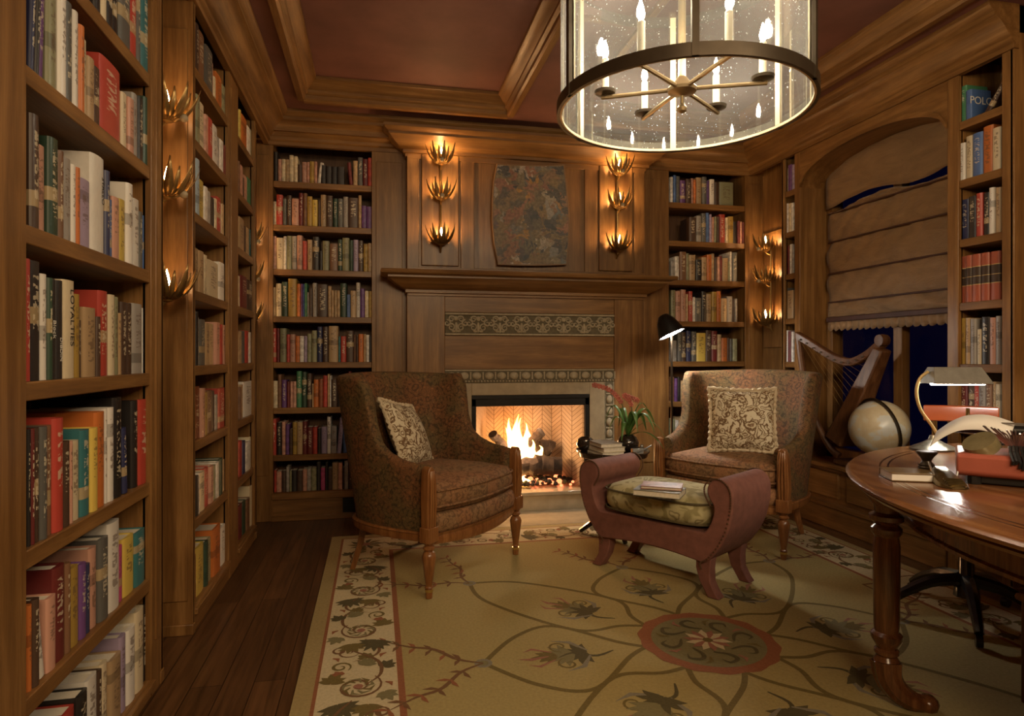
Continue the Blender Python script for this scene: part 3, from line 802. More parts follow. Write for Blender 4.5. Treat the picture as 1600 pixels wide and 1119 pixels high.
# ================================================================== CHANDELIER
CX, CY = 1.12, 2.21
CZ, CR, CH = 2.06, 0.462, 0.60
ch = thing('chandelier', 'large glass drum chandelier with dark iron ring and six candle arms', 'chandelier', (CX, CY, CZ))
def ringmb(r0, r1, z0, z1, n=72, mi=0):
    m = MB(); rows = []
    for k in range(n):
        a = 2 * PI * k / n; c_, s_ = math.cos(a), math.sin(a)
        rows.append([(r0*c_, r0*s_, z0), (r1*c_, r1*s_, z0), (r1*c_, r1*s_, z1), (r0*c_, r0*s_, z1)])
    return m.grid(rows, cu=True, cv=True, mi=mi)
CANDLELIT = plain('painted candlelit cream', (.72,.60,.40), .5, .2, .08)  # pale cream stands in for candlelight on the drum's inner metal
ringmb(CR - 0.006, CR + 0.006, 0, 0.042).build('ring', IRONP, ch, smooth=30)
ringmb(CR - 0.006, CR + 0.006, CH - 0.042, CH).build('ring', IRONP, ch, smooth=30)
ringmb(CR - 0.014, CR - 0.0062, 0.002, 0.012).build('inner_ledge', CANDLELIT, ch, smooth=30)  # ledge colour has the candles' glow painted in
rows = [[((CR - 0.009) * math.cos(2*PI*k/96), (CR - 0.009) * math.sin(2*PI*k/96), z) for k in range(96)] for z in (0.012, CH - 0.012)]
MB().grid(rows, cu=True).build('glass_drum', GLASS, ch, smooth=180)
for k in range(6):
    a = math.radians(-112 + 60 * k)
    m = MB().box(CR - 0.004, CR + 0.009, -0.011, 0.011, 0.0, CH)
    m.xf(Matrix.Rotation(a, 4, 'Z')); sp_ = m.build('strap', IRONP, ch)
    m = MB().box(CR - 0.0155, CR - 0.0105, -0.012, 0.012, 0.012, CH - 0.01); m.xf(Matrix.Rotation(a, 4, 'Z')); m.build('strap_lit_face', CANDLELIT, sp_)  # added strip: candlelight painted on the strap's inner side
HZ = 0.085
MB().lathe([(0.004,-0.085),(0.016,-0.078),(0.019,-0.066),(0.012,-0.055),(0.006,-0.05),(0.006,-0.02),(0.02,-0.015),(0.052,-0.006),(0.056,0.004),(0.05,0.012),(0.03,0.03),(0.016,0.05)], (0,0,HZ), 24).build('hub', ARMM, ch)
MB().tube([(0,0,HZ+0.04),(0,0,CH+0.16)], 0.014, 12).build('centre_rod', ARMM, ch)
for k in range(6):
    a = math.radians(155 - 60 * k)
    c_, s_ = math.cos(a), math.sin(a)
    R_ = 0.285
    MB().tube([(0.04*c_,0.04*s_,HZ+0.005),(0.16*c_,0.16*s_,HZ+0.003),((R_+0.015)*c_,(R_+0.015)*s_,HZ)], 0.0085, 8).build('arm', ARMM, ch)
    cd = MB().lathe([(0.006,-0.012),(0.012,-0.004),(0.038,0.002),(0.042,0.012),(0.036,0.012),(0.012,0.010)], (R_*c_,R_*s_,HZ+0.012), 18).build('drip_pan', IRONP, ch)
    MB().lathe([(0.0135,0.0),(0.0135,0.125),(0.008,0.13)], (R_*c_,R_*s_,HZ+0.022), 14).build('candle_sleeve', WAX, cd)
    MB().lathe([(0.005,0),(0.011,0.012),(0.0125,0.024),(0.008,0.045),(0.001,0.068)], (R_*c_,R_*s_,HZ+0.152), 12).build('bulb', BULB_C, cd, smooth=180)
for k in range(3):
    a = math.radians(-112 + 120 * k)
    MB().tube([(CR*math.cos(a),CR*math.sin(a),CH-0.02),(0,0,CH+0.13)], 0.006, 8).build('hanging_rod', ARMM, ch)
MB().lathe([(0.07,0.77),(0.07,0.755),(0.05,0.74),(0.016,0.725),(0.014,0.60)], (0,0,0), 24).build('canopy', IRONP, ch)

# ================================================================== ARMCHAIR
def armchair():
    t = thing('wing_armchair', 'x', 'armchair', (0,0,0), 0, 'pair of brown tapestry armchairs')
    NU, NV = 61, 12
    bot = catmull([(-.375,-.335),(-.395,-.16),(-.385,.04),(-.31,.20),(-.15,.255),(0,.265),(.15,.255),(.31,.20),(.385,.04),(.395,-.16),(.375,-.335)], NU)
    top = catmull([(-.40,-.335),(-.43,-.20),(-.44,.02),(-.42,.23),(-.25,.375),(0,.395),(.25,.375),(.42,.23),(.44,.02),(.43,-.20),(.40,-.335)], NU)
    def htop(x, y):
        if y > 0.03: return 1.035 + 0.012 * math.cos(x * 4)
        pts = [(-.40,.615),(-.335,.615),(-.22,.630),(-.12,.665),(-.06,.71),(-.02,.79),(.005,.90),(.03,1.03)]
        for (a, za), (b, zb) in zip(pts, pts[1:]):
            if a <= y <= b: return lerp(za, zb, (y - a) / (b - a))
        return .615
    TH_ = 0.062
    rows = []
    for i in range(NU):
        bx, by = bot[i]; tx, ty = top[i]
        h = htop(tx, ty)
        # inward normal in plan
        a = top[max(i-1,0)]; b = top[min(i+1,NU-1)]
        dx, dy = b[0]-a[0], b[1]-a[1]; l = math.hypot(dx, dy); nx, ny = -dy/l, dx/l
        if nx * (0 - tx) + ny * (-0.1 - ty) < 0: nx, ny = -nx, -ny
        ring = []
        full = 1.035
        def P(z, inset):
            f = min(1.0, (z - .29) / (full - .29)); f = f ** 1.15
            return (lerp(bx, tx, f) + nx * inset, lerp(by, ty, f) + ny * inset, z)
        for j in range(NV): ring.append(P(lerp(.29, h - .03, j/(NV-1)), -0.008 * math.sin(PI*j/(NV-1))))
        for j in range(1, 6):
            q = PI * j / 6
            ring.append(P(h - .03 + .032 * math.sin(q), TH_/2 - TH_/2*math.cos(q)))
        for j in range(NV): ring.append(P(lerp(h - .03, .29, j/(NV-1)), TH_ + 0.018 * math.sin(PI*min(1,(h-.03-lerp(h-.03,.29,j/(NV-1)))/.5))))
        rows.append(ring)
    m = MB(); m.grid(rows, cu=True, cap=True)
    m.build('back_and_wings', TAPESTRY, t, smooth=60)
    # wooden show frame: reeded front posts with turned legs
    for s in (-1, 1):
        p = MB()
        x = s * .392
        p.prism([(-.028,.30),(.028,.30),(.034,.40),(.03,.52),(.022,.585),(.012,.612),(-.006,.620),(-.022,.61),(-.03,.58),(-.034,.46)], 'y', -.375, -.33)
        for q in (-.016, 0, .016):
            p.tube([(q,-.376,.33),(q*1.1,-.381,.44),(q*.9,-.379,.54),(q*.6,-.374,.60)], .0075, 6)
        p.box(-.036,.036,-.385,-.325,.262,.335)
        p.xf(Matrix.Translation((x,0,0)))
        p.build('front_post', CH_W, t, bevel=.004)
        lg = MB().lathe([(.016,.0),(.018,.03),(.016,.045),(.021,.05),(.016,.058),(.022,.10),(.031,.17),(.034,.195),(.027,.215),(.018,.222),(.028,.232),(.028,.240),(.019,.247),(.03,.262)], (x,-.355,0), 16)
        lo = lg.build('leg', CH_W, t)
        MB().lathe([(.004,.0),(.014,.004),(.016,.014),(.014,.026),(.019,.03),(.019,.042)], (x,-.355,0), 12).build('caster', BRASS, lo)
        MB().tube([(s*.255,.195,.285),(s*.262,.215,.15),(s*.28,.26,.0)], [.026,.022,.018], 4).build('leg', CH_W, t, smooth=0)
    # curved seat rail all round
    path = catmull([(-.375,-.33),(-.398,-.16),(-.388,.04),(-.312,.205),(-.15,.262),(0,.272),(.15,.262),(.312,.205),(.388,.04),(.398,-.16),(.375,-.33)], 48)
    m = MB(); rows = []
    for i, (x, y) in enumerate(path):
        a = path[max(i-1,0)]; b = path[min(i+1,47)]
        dx, dy = b[0]-a[0], b[1]-a[1]; l = math.hypot(dx,dy); nx, ny = dy/l, -dx/l
        if nx*x + ny*(y+.1) < 0: nx, ny = -nx, -ny
        rows.append([(x-nx*.03,y-ny*.03,.255),(x+nx*.010,y+ny*.010,.255),(x+nx*.014,y+ny*.014,.27),(x+nx*.012,y+ny*.012,.288),(x+nx*.018,y+ny*.018,.294),(x+nx*.010,y+ny*.010,.302),(x-nx*.03,y-ny*.03,.30)])
    m.grid(rows, cu=True, cap=True)
    fr = [(-.37 + .74*k/20, -.36 - .055*math.sin(PI*k/20)) for k in range(21)]
    rows = [[(x,y+.04,.245-.018*math.sin(PI*k/20)),(x,y,.245-.018*math.sin(PI*k/20)),(x,y-.006,.262),(x,y,.28),(x,y-.006,.292),(x,y+.04,.298)] for k,(x,y) in enumerate(fr)]
    m.grid(rows, cu=True, cap=True)
    m.build('seat_rail', CH_W, t)
    # upholstered deck and loose cushion
    def pad(z0, z1, xw, y0, y1, bow, crown, name, mat, r=.035, pipe=None):
        m = MB(); nx = 18
        def outline(k, ins):
            # rounded rectangle with bowed front, tapering to the back
            out = []
            pts = [(-1,-1),(-.5,-1.0),(0,-1.0),(.5,-1.0),(1,-1),(1.0,-.4),(.98,.2),(.84,.8),(.5,1),(0,1),(-.5,1),(-.84,.8),(-.98,.2),(-1.0,-.4)]
            cl = catmull(pts + [pts[0]], 57)[:-1]
            for u, v in cl:
                x = u * (xw - ins); y = lerp(y0 + ins, y1 - ins, (v + 1) / 2)
                if v < -.4: y -= bow * (1 - u*u) * min(1, (-.4 - v) / .5)
                out.append((x, y))
            return out
        rows = []
        for ins, z in ((.5*r+.02,z0),(.25*r,z0+.15*r),(0,z0+r),(-.004,(z0+z1)/2),(0,z1-r),(.3*r,z1-.2*r),(r,z1),(r+.06,z1+crown*.5),(r+.14,z1+crown*.85),(r+.22,z1+crown)):
            rows.append([(x,y,z) for x,y in outline(0, ins)])
        m.grid(rows, cu=True, cap=True)
        o = m.build(name, mat, t, smooth=70)
        if pipe:
            for z in (z0+r*.7, z1-r*.7):
                MB().tube([(x,y,z) for x,y in outline(0,-.003)], .006, 6, closed=True).build('piping', pipe, o)
        return o
    pad(.29,.385,.345,-.37,.19,.045,.0,'seat_deck',SEATF,.02)
    pad(.385,.525,.335,-.36,.19,.055,.035,'seat_cushion',SEATF,.045,SEATF)
    return t
def pillow_mesh():
    m = MB(); N_ = 22
    for sd in (1, -1):
        rows = []
        for i in range(N_ + 1):
            r = []
            for j in range(N_ + 1):
                u = -1 + 2*i/N_; v = -1 + 2*j/N_
                e = max(0, (1-u*u)) ** .55 * max(0, (1-v*v)) ** .55
                pull = 1 - .07*(1-abs(u))*abs(v)**3*0 - 0
                x = u*.19*(1 - .08*(1-v*v)*0 - .06*(v*v < 2)*(1 - v*v)); z = v*.19*(1 - .06*(1-u*u))
                r.append((x, sd*(.075*e + .002) , z))
            rows.append(r)
        m.grid(rows)
    return m
def pillow(label, loc, rot):
    o = thing('throw_pillow', label, 'pillow', loc, 0, 'damask pillows on the armchairs')
    o.rotation_euler = rot
    pillow_mesh().build('pillow_cover', DAMASK, o, smooth=80)
    m = MB(); rows = []
    pts = []
    n = 40
    for s, (a, b) in enumerate((((-1,-1),(1,-1)),((1,-1),(1,1)),((1,1),(-1,1)),((-1,1),(-1,-1)))):
        for k in range(n):
            q = k/n; u = lerp(a[0],b[0],q); v = lerp(a[1],b[1],q)
            x = u*.19*(1-.06*(1-v*v)); z = v*.19*(1-.06*(1-u*u))
            pts.append((x*1.04, .004*math.sin(k*1.9), z*1.04))
    MB().tube(pts, [.011 + .0035*math.sin(i*1.57) for i in range(len(pts))], 6, closed=True).build('ruffle', TRIMC, o)
    return o
A1 = armchair()
A1['label'] = 'brown tapestry wing armchair turned towards the fire, its back to the left-wall shelves'
A1.location = (0.258, 3.556, 0.013); A1.rotation_euler = (0,0,math.atan2(.723,.69))
A2 = copy_tree(A1)
A2['label'] = 'brown tapestry wing armchair by the floor lamp, square pillow upright on its seat'
A2.location = (2.30, 3.715, 0.013); A2.rotation_euler = (0,0,math.radians(-55))
pillow('damask pillow tipped sideways in the armchair left of the fire', (0.175, 3.635, 0.715), (math.radians(-27), math.radians(10), math.radians(60)))
pillow('square damask pillow upright in the armchair by the floor lamp', (2.205, 3.56, 0.760), (math.radians(-13), 0, math.radians(-30)))

# ================================================================== OTTOMAN BENCH
ot = thing('scroll_bench', 'dusty rose scroll-end footstool bench with sage cushion and nailhead edges', 'footstool', (1.518, 3.13, 0.013), math.atan2(-.84, .54))
half = [(.30,.16),(.335,.185),(.385,.25),(.425,.33),(.447,.42),(.452,.48),(.445,.525),(.42,.556),(.385,.567),(.35,.558),(.325,.53),(.322,.495),(.335,.465),(.352,.44),(.353,.405),(.34,.36),(.318,.32),(.30,.305)]
prof = catmull(half, 44)
HW = .205
NAIL = plain('antique nailhead', (.15,.085,.05), .4, .6)
pl = [(x,z) for x,z in prof] + [(-x,z) for x,z in prof[::-1]]
# bottom edge arch
pl += [(-.30 + .6*k/12, .16 + .022*math.sin(PI*k/12)) for k in range(1,12)]
MB().prism(pl, 'y', -HW, HW).build('frame', ROSE, ot, smooth=50, bevel=.008)
for s in (-1, 1):
    nm = MB()
    for yy in (-HW - .002, HW + .002):
        for x, z in catmull([(.305,.135)] + half[0:14], 64):
            nm.ball((s*(x - .012), yy, z), (.0052,.0035,.0052), 6, 4)
    nm.build('nailhead_trim', NAIL, ot)
    for y in (-1, 1):
        lm = MB(); rows = []
        for x, z, w in ((.295,.20,.040),(.29,.13,.036),(.30,.07,.028),(.33,.02,.026),(.345,0,.028)):
            rows.append([(s*(x-w), y*(HW-.045)-.028, z),(s*(x+w), y*(HW-.045)-.028, z),(s*(x+w), y*(HW-.045)+.030, z),(s*(x-w), y*(HW-.045)+.030, z)])
        lm.grid(rows, cu=True, cap=True)
        lm.build('leg', ROSE, ot, smooth=50, bevel=.004)
m = MB(); rows = []
def sqr(w, d, z, ex=4.0, n=44):
    return [(w*abs(math.cos(2*PI*k/n))**(2/ex)*(1 if math.cos(2*PI*k/n)>=0 else -1), d*abs(math.sin(2*PI*k/n))**(2/ex)*(1 if math.sin(2*PI*k/n)>=0 else -1), z) for k in range(n)]
for w, d, z in ((.27,.15,.306),(.30,.185,.318),(.318,.212,.345),(.322,.218,.38),(.318,.212,.415),(.30,.19,.442),(.25,.15,.460),(.17,.10,.472),(.08,.05,.477)):
    rows.append(sqr(w, d, z))
m.grid(rows, cu=True, cap=True)
cu = m.build('cushion', SAGE, ot, smooth=80)
PIPEC = plain('dark piping', (0.09,0.07,0.03), .8)
MB().tube(sqr(.322,.216,.428,4.2), .0055, 6, closed=True).build('piping', PIPEC, cu)
MB().tube(sqr(.322,.216,.33,4.2), .0055, 6, closed=True).build('piping', PIPEC, cu)

# BENCHBOOK
# ================================================================== SIDE TABLE AND WHAT STANDS ON IT
TZ = 0.56
tc = onZ(957, 713, TZ)
TX, TY = 1.47, 3.84
st = thing('side_table', 'small round black pedestal table between the footstool and the fire', 'side table', (TX, TY, 0.013))
TBL = plain('black lacquer', (0.02,0.015,0.012), 0.14, 0, .2, coat=.6)
MB().lathe([(.205,TZ-.045),(.215,TZ-.04),(.222,TZ-.014),(.232,TZ-.010),(.232,TZ-.002),(.222,TZ-.013-.0),(.2,TZ-.0135)], (0,0,-.013), 40).build('tabletop', TBL, st)
MB().lathe([(.02,.06),(.03,.09),(.02,.14),(.026,.24),(.018,.34),(.03,.44),(.05,.50),(.09,TZ-.05)], (0,0,0), 18).build('pedestal', TBL, st)
for k in range(3):
    a = math.radians(30 + 120*k)
    MB().tube([(.0,0,.10),(.09*math.cos(a),.09*math.sin(a),.10),(.16*math.cos(a),.16*math.sin(a),.05),(.21*math.cos(a),.21*math.sin(a),.012)], [.022,.02,.017,.014], 8).build('leg', TBL, st)
tz = TZ - .013
BKC = plain('cream book cloth', (0.62,0.55,0.40), .7); BKC2 = plain('grey jacket', (0.36,0.33,0.28), .5)
PAGES = plain('page edges', (0.70,0.64,0.52), .8, 0, .1, 60)
def flatbook(name_label, loc, rz, w, d, h, cover, group=None, pages=None):
    """book lying flat: w along local x, d along y, spine on -y side"""
    o = thing('book', name_label, 'book', loc, rz, group)
    c_ = MB().box(-w/2,w/2,-d/2,d/2,0,.003).box(-w/2,w/2,-d/2,d/2,h-.003,h).box(-w/2,w/2,-d/2-.002,-d/2+.003,0,h)
    c_.build('cover', cover, o, bevel=.001)
    MB().box(-w/2+.003,w/2-.003,-d/2+.003,d/2-.004,.003,h-.003).build('page_block', pages or PAGES, o)
    return o
a0 = math.radians(8)
sx, sy = TX - .075, TY - .075
flatbook('cream book at the bottom of the side table pile', (sx, sy, tz), a0 + PI, .15, .20, .022, BKC, 'books piled on the side table')
flatbook('cream book in the middle of the side table pile', (sx+.004, sy+.003, tz+.0225), a0 + PI + .05, .152, .20, .027, BKC, 'books piled on the side table')
flatbook('grey covered book on top of the side table pile', (sx-.004, sy, tz+.05), a0 + PI - .04, .145, .19, .024, BKC2, 'books piled on the side table')
gl = MB().lathe([(.03,0),(.034,.006),(.05,.02),(.058,.045),(.05,.075),(.03,.09),(.024,.088),(.044,.074),(.052,.045)], (0,0,0), 24).build('bowl', TBL)
tag(gl, 'round shiny black bowl at the fire side of the side table', 'bowl'); gl.location = (TX - .165, TY + .05, tz)
tag(MB().tube([(-.06,-.02,0.01),(0,-.03,.03),(.07,-.01,.055)], .004, 6).build('letter_opener', STEEL), 'thin steel letter opener leaning at the front of the side table', 'letter opener').location = (TX + .12, TY - .15, tz - .002)
gb = thing('glass_box', 'small clear glass box at the front edge of the side table', 'glass box', (TX + .11, TY - .13, tz))
MB().box(-.035,.035,-.02,.02,.002,.035).build('box_body', plain('clear grey glass', (.30,.31,.30), .06, 0, .1, coat=.8), gb, bevel=.004)
MB().ball((0.03,0,.047),.012,10,7).build('knob', STEEL, gb)
pot = thing('orchid', 'red orchid with arching green leaves in a round black pot on the side table', 'orchid', (TX + .11, TY + .02, tz))
MB().lathe([(.035,0),(.045,.004),(.066,.03),(.07,.055),(.056,.085),(.04,.098),(.035,.09)], (0,0,0), 24).build('pot', TBL, pot)
LEAFM = plain('orchid leaf', (0.075,0.165,0.035), .4, 0, .4, 15)
STEMM = plain('orchid stem', (0.07,0.075,0.02), .5)
PETAL = plain('coral orchid petal', (0.36,0.085,0.055), .55, 0, .3, 30)
lr = random.Random(3)
for k, (az, ln, up, wd) in enumerate([(0.1,.20,.20,.026),(-.5,.24,.12,.030),(-1.0,.20,.18,.026),(.6,.22,.16,.026),(-1.6,.17,.19,.02),(-2.2,.16,.12,.02),(2.4,.16,.22,.018),(1.6,.15,.2,.018),(3.0,.13,.15,.018),(-.2,.15,.24,.02),(-.8,.24,.05,.022)]):
    n = 10; A_, B2 = [], []
    dx, dy = math.cos(az), math.sin(az)
    for q in range(n):
        s_ = q/(n-1)
        r = ln*s_; z = .09 + up*math.sin(s_*2.3) - .10*s_**3
        w_ = wd*math.sin(PI*min(.98,.12+.86*s_))
        A_.append((dx*r - dy*w_, dy*r + dx*w_, z)); B2.append((dx*r + dy*w_, dy*r - dx*w_, z + .004))
    MB().grid([A_, B2]).build('leaf', LEAFM, pot, solid=.0015, recalc=False)
for pts in ([(0,0,.09),(-.02,.01,.24),(-.05,.02,.33),(-.13,.01,.40),(-.23,0,.43)], [(0.01,0,.09),(.03,0,.22),(.02,.01,.31),(-.02,.02,.36),(.06,.0,.33)]):
    cpts = catmull(pts, 20)
    sm = MB().tube(cpts, .0035, 6).build('flower_stem', STEMM, pot)
    fm = MB()
    for k in range(9, 20, 1):
        c_ = cpts[k]
        for j in range(5):
            a = 2*PI*j/5 + k
            fm.ball((c_[0] + .011*math.cos(a), c_[1] - .01, c_[2] - .008 + .011*math.sin(a)), (.0075,.003,.0075), 7, 5)
        fm.ball((c_[0], c_[1] - .013, c_[2] - .008), .004, 6, 5)
    fm.build('blossoms', PETAL, sm)

# ================================================================== FLOOR LAMP
fx, fy = 2.03, 4.16
fl = thing('floor_lamp', 'slim black pharmacy floor lamp standing behind the armchair', 'floor lamp', (fx, fy, 0))
MB().lathe([(.12,0),(.125,.01),(.11,.02),(.02,.03),(.012,.04)], (0,0,0), 28).build('base', BLACKM, fl)
MB().tube([(0,0,.03),(0,0,1.30)], .008, 10).tube([(0,0,1.29),(-.02,-.01,1.335),(-.05,-.02,1.345)], .006, 8).build('pole', BRONZE, fl)
Mt = Matrix.Translation((-.05,-.03,1.34)) @ Matrix.Rotation(math.radians(22), 4, Vector((0.2,1,0)).normalized()) 
s_ = MB().lathe([(.022,.115),(.036,.108),(.064,.066),(.09,-.014),(.097,-.036),(.094,-.036),(.061,.06),(.03,.10)], (0,0,0), 26)
s_.xf(Matrix.Translation((-.03,-.03,1.335)) @ Matrix.Rotation(math.radians(-16), 4, 'X') @ Matrix.Rotation(math.radians(-20), 4, 'Y'))
sh = s_.build('lamp_shade', BLACKM, fl)
b_ = MB().lathe([(.001,0),(.084,.001),(.084,.006),(.001,.007)], (0,0,-.034), 22); b_.xf(Matrix.Translation((-.03,-.03,1.335)) @ Matrix.Rotation(math.radians(-16), 4, 'X') @ Matrix.Rotation(math.radians(-20), 4, 'Y'))
b_.build('diffuser', TUBE_L, sh)

# ================================================================== PAINTING
def art_mat():
    m, nt, N, L, B = newmat('abstract paint')
    mp = coords(nt, (1,1,1)); n0 = noise(nt, mp, 7, 5, .6, 1.5)
    ad = N.new('ShaderNodeVectorMath'); ad.operation = 'MULTIPLY_ADD'
    L.new(n0.outputs['Color'], ad.inputs[0]); ad.inputs[1].default_value = (.25,.25,.25); L.new(mp.outputs[0], ad.inputs[2])
    vo = N.new('ShaderNodeTexVoronoi'); vo.inputs['Scale'].default_value = 15
    L.new(ad.outputs[0], vo.inputs['Vector'])
    sp = N.new('ShaderNodeSeparateColor'); L.new(vo.outputs['Color'], sp.inputs[0])
    r = ramp(nt, [(0,(.05,.055,.06)),(.16,(.16,.135,.09)),(.34,(.25,.17,.08)),(.46,(.07,.075,.075)),(.6,(.32,.15,.09)),(.72,(.20,.17,.10)),(.82,(.50,.42,.32)),(.92,(.12,.15,.16)),(1,(.42,.22,.06))])
    L.new(sp.outputs[0], r.inputs[0])
    n1 = noise(nt, mp, 50, 3); r1 = ramp(nt, [(.3,(.55,.55,.55)),(.7,(1.3,1.25,1.2))]); L.new(n1.outputs['Fac'], r1.inputs[0])
    mx = N.new('ShaderNodeMix'); mx.data_type='RGBA'; mx.blend_type='MULTIPLY'; mx.inputs['Factor'].default_value = 1
    L.new(r.outputs[0], mx.inputs['A']); L.new(r1.outputs[0], mx.inputs['B']); L.new(mx.outputs['Result'], B.inputs['Base Color'])
    B.inputs['Roughness'].default_value = .5; bump(nt, n1.outputs['Fac'], B, .3, .003)
    return m
YP = 4.575
out = [onY(x, y, YP) for x, y in ((777,257),(800,258),(830,259),(858,259),(881,258),(884,285),(887,315),(889,345),(888,378),(885,413),(850,414),(812,414),(779,413),(773,380),(770,345),(770,315),(772,285))]
pa = thing('painting', 'dark abstract painting with bulging sides standing on the mantel', 'painting', (1.13, YP, 1.75))
ap = [(p[0], p[2]) for p in out]
MB().prism(ap, 'y', YP, YP + .025).build('canvas', art_mat(), pa, (1.13, YP, 1.75))
MB().tube([(x, YP + .006, z) for x, z in ap], .008, 6, closed=True).build('edge_band', plain('raw wood edge', (.22,.12,.05), .5), pa, (1.13, YP, 1.75))
tag(MB().box(1.05, 1.30, 4.535, 4.57, 1.75, 1.765).build('easel_foot', BLACKM), 'low black stand on the mantel in front of the painting', 'stand')

# ================================================================== HARP
Ph = onZ(1318, 722, .43)
hx = 3.08
def H(px, py): return onX(px, py, lerp(2.87, 3.08, (px - 1246) / 130))
hb = H(1316, 724)
hp = thing('harp', 'small dark wooden lever harp standing on the window seat', 'harp', (hx, hb[1], .431))
ho = (hx, hb[1], .431)
m = MB()
a_, b_ = H(1315, 690), H(1379, 545)
def body(p, q, w0, w1, d0, d1):
    rows = []
    for k in range(9):
        t = k/8
        w = lerp(w0,w1,t)/2; d = lerp(d0,d1,t)
        c_ = Vector(p).lerp(Vector(q), t)
        dirv = (Vector(q)-Vector(p)).normalized(); side = Vector((1,0,0)); nrm = dirv.cross(side).normalized()
        if nrm.y > 0: nrm = -nrm
        rows.append([tuple(c_ + side*(-d)) if False else tuple(c_ + nrm*w + side*(-d/2)), tuple(c_ + nrm*w + side*(d/2)), tuple(c_ - nrm*w + side*(d/2)), tuple(c_ - nrm*w + side*(-d/2))])
    return MB().grid(rows, cu=True, cap=True)
bd = body(a_, b_, .15, .075, .15, .08).build('soundbox', HARP_W, hp, ho, bevel=.01)
m = MB()
for k in range(9):
    t = .18 + .08*k*1.05
    c_ = Vector(a_).lerp(Vector(b_), t)
    m.ball((hx - lerp(.078,.043,t), c_.y, c_.z), (.004,.009,.009), 8, 6)
m.build('string_rivets', GILT, bd, tuple(ho))
npts = [H(x, y) for x, y in ((1383,533),(1372,541),(1352,557),(1330,566),(1306,560),(1284,547),(1262,533),(1246,524))]
cn = catmull(npts, 30)
rows = []
for i, p in enumerate(cn):
    hh = .026 if i > 3 else .034
    rows.append([(p[0]-.022,p[1],p[2]-hh),(p[0]+.022,p[1],p[2]-hh),(p[0]+.022,p[1],p[2]+hh),(p[0]-.022,p[1],p[2]+hh)])
nk = MB().grid(rows, cu=True, cap=True).build('neck', HARP_W, hp, ho, bevel=.008)
h0 = H(1383, 532)
MB().lathe([(.001,-.03),(.036,-.028),(.04,0),(.036,.028),(.001,.03)], (0,0,0), 18, M=Matrix.Rotation(PI/2,4,'Y')).xf(Matrix.Translation((hx,h0[1]+.01,h0[2]))).build('scroll', HARP_W, nk, ho)
m = MB()
for i in range(8, 27, 2):
    p = cn[i]
    m.ball((p[0]-.028,p[1],p[2]-.004),(.012,.006,.006),6,5)
m.build('tuning_pins', STEEL, nk, ho)
MB().tube(catmull([H(1248,528), H(1256,590), H(1272,650), H(1296,698), H(1312,712)], 20), .022, 10).build('pillar', HARP_W, hp, ho)
MB().box(hx-.095,hx+.055,hb[1]-.09,hb[1]+.09,.431,.47).build('foot', HARP_W, hp, ho, bevel=.01)
strm = MB()
for i in range(8, 27, 2):
    p = cn[i]; t = .18 + .084*(26 - i)/2*1.0
    t = .15 + .72*(26-i)/18
    c_ = Vector(a_).lerp(Vector(b_), min(.95,t))
    strm.tube([(p[0]-.026,p[1],p[2]-.02),(hx-.04,c_.y,c_.z)], .0012, 4)
strm.build('strings', GILT, hp, ho)

# ================================================================== GLOBE
def globe_mat():
    m, nt, N, L, B = newmat('globe map')
    mp = coords(nt, (1,1,1)); n = noise(nt, mp, 9, 5, .55)
    r = ramp(nt, [(.46,(.62,.64,.60)),(.50,(.64,.56,.38)),(.62,(.58,.48,.30)),(.75,(.64,.62,.52))])
    L.new(n.outputs['Fac'], r.inputs[0]); L.new(r.outputs[0], B.inputs['Base Color']); B.inputs['Roughness'].default_value = .28
    return m
gx, gy, gz, gr = 2.985, 3.335, .715, .168
gl_ = thing('globe', 'pale antique desk globe on the window seat beside the harp', 'globe', (gx, gy, .431))
go = (gx, gy, .431)
MB().ball((gx,gy,gz), gr, 40, 26).build('sphere', globe_mat(), gl_, go, smooth=180)
tl = Matrix.Translation((gx,gy,gz)) @ Matrix.Rotation(math.radians(12),4,'Z') @ Matrix.Rotation(math.radians(35),4,'Y')
ring = [(0, (gr+.012)*math.cos(q*PI/20), (gr+.012)*math.sin(q*PI/20)) for q in range(40)]
m = MB(); rows = []
for q in range(48):
    a = q*2*PI/48
    rows.append([((-.006), (gr+.006)*math.cos(a),(gr+.006)*math.sin(a)),(.006,(gr+.006)*math.cos(a),(gr+.006)*math.sin(a)),(.006,(gr+.02)*math.cos(a),(gr+.02)*math.sin(a)),(-.006,(gr+.02)*math.cos(a),(gr+.02)*math.sin(a))])
m.grid(rows, cu=True, cv=True)
m.xf(Matrix.Translation((gx,gy,gz)) @ Matrix.Rotation(math.radians(-7),4,'Z') @ Matrix.Rotation(math.radians(-14),4,'Y'))
m.build('meridian_ring', BRONZE, gl_, go)
MB().lathe([(.10,0),(.105,.012),(.06,.03),(.02,.05),(.018,.085),(.04,.10),(.05,.106)], (gx,gy,.431), 24).build('stand', HARP_W, gl_, go)

bb = onZ(1035, 772, .495)
flatbook('grey jacketed book lying on the sage cushion of the footstool', (bb[0]-.01, bb[1]+.01, .4915), math.radians(-38) + PI, .22, .15, .028, plain('grey green jacket', (.20,.20,.16), .35, 0, .3, 30), 'books on the footstool')
flatbook('pink covered book on top of the grey book on the footstool', (bb[0]+.012, bb[1]+.03, .5205), math.radians(-30) + PI, .19, .13, .014, plain('pink photo jacket', (.36,.19,.15), .35, 0, .5, 25), 'books on the footstool')
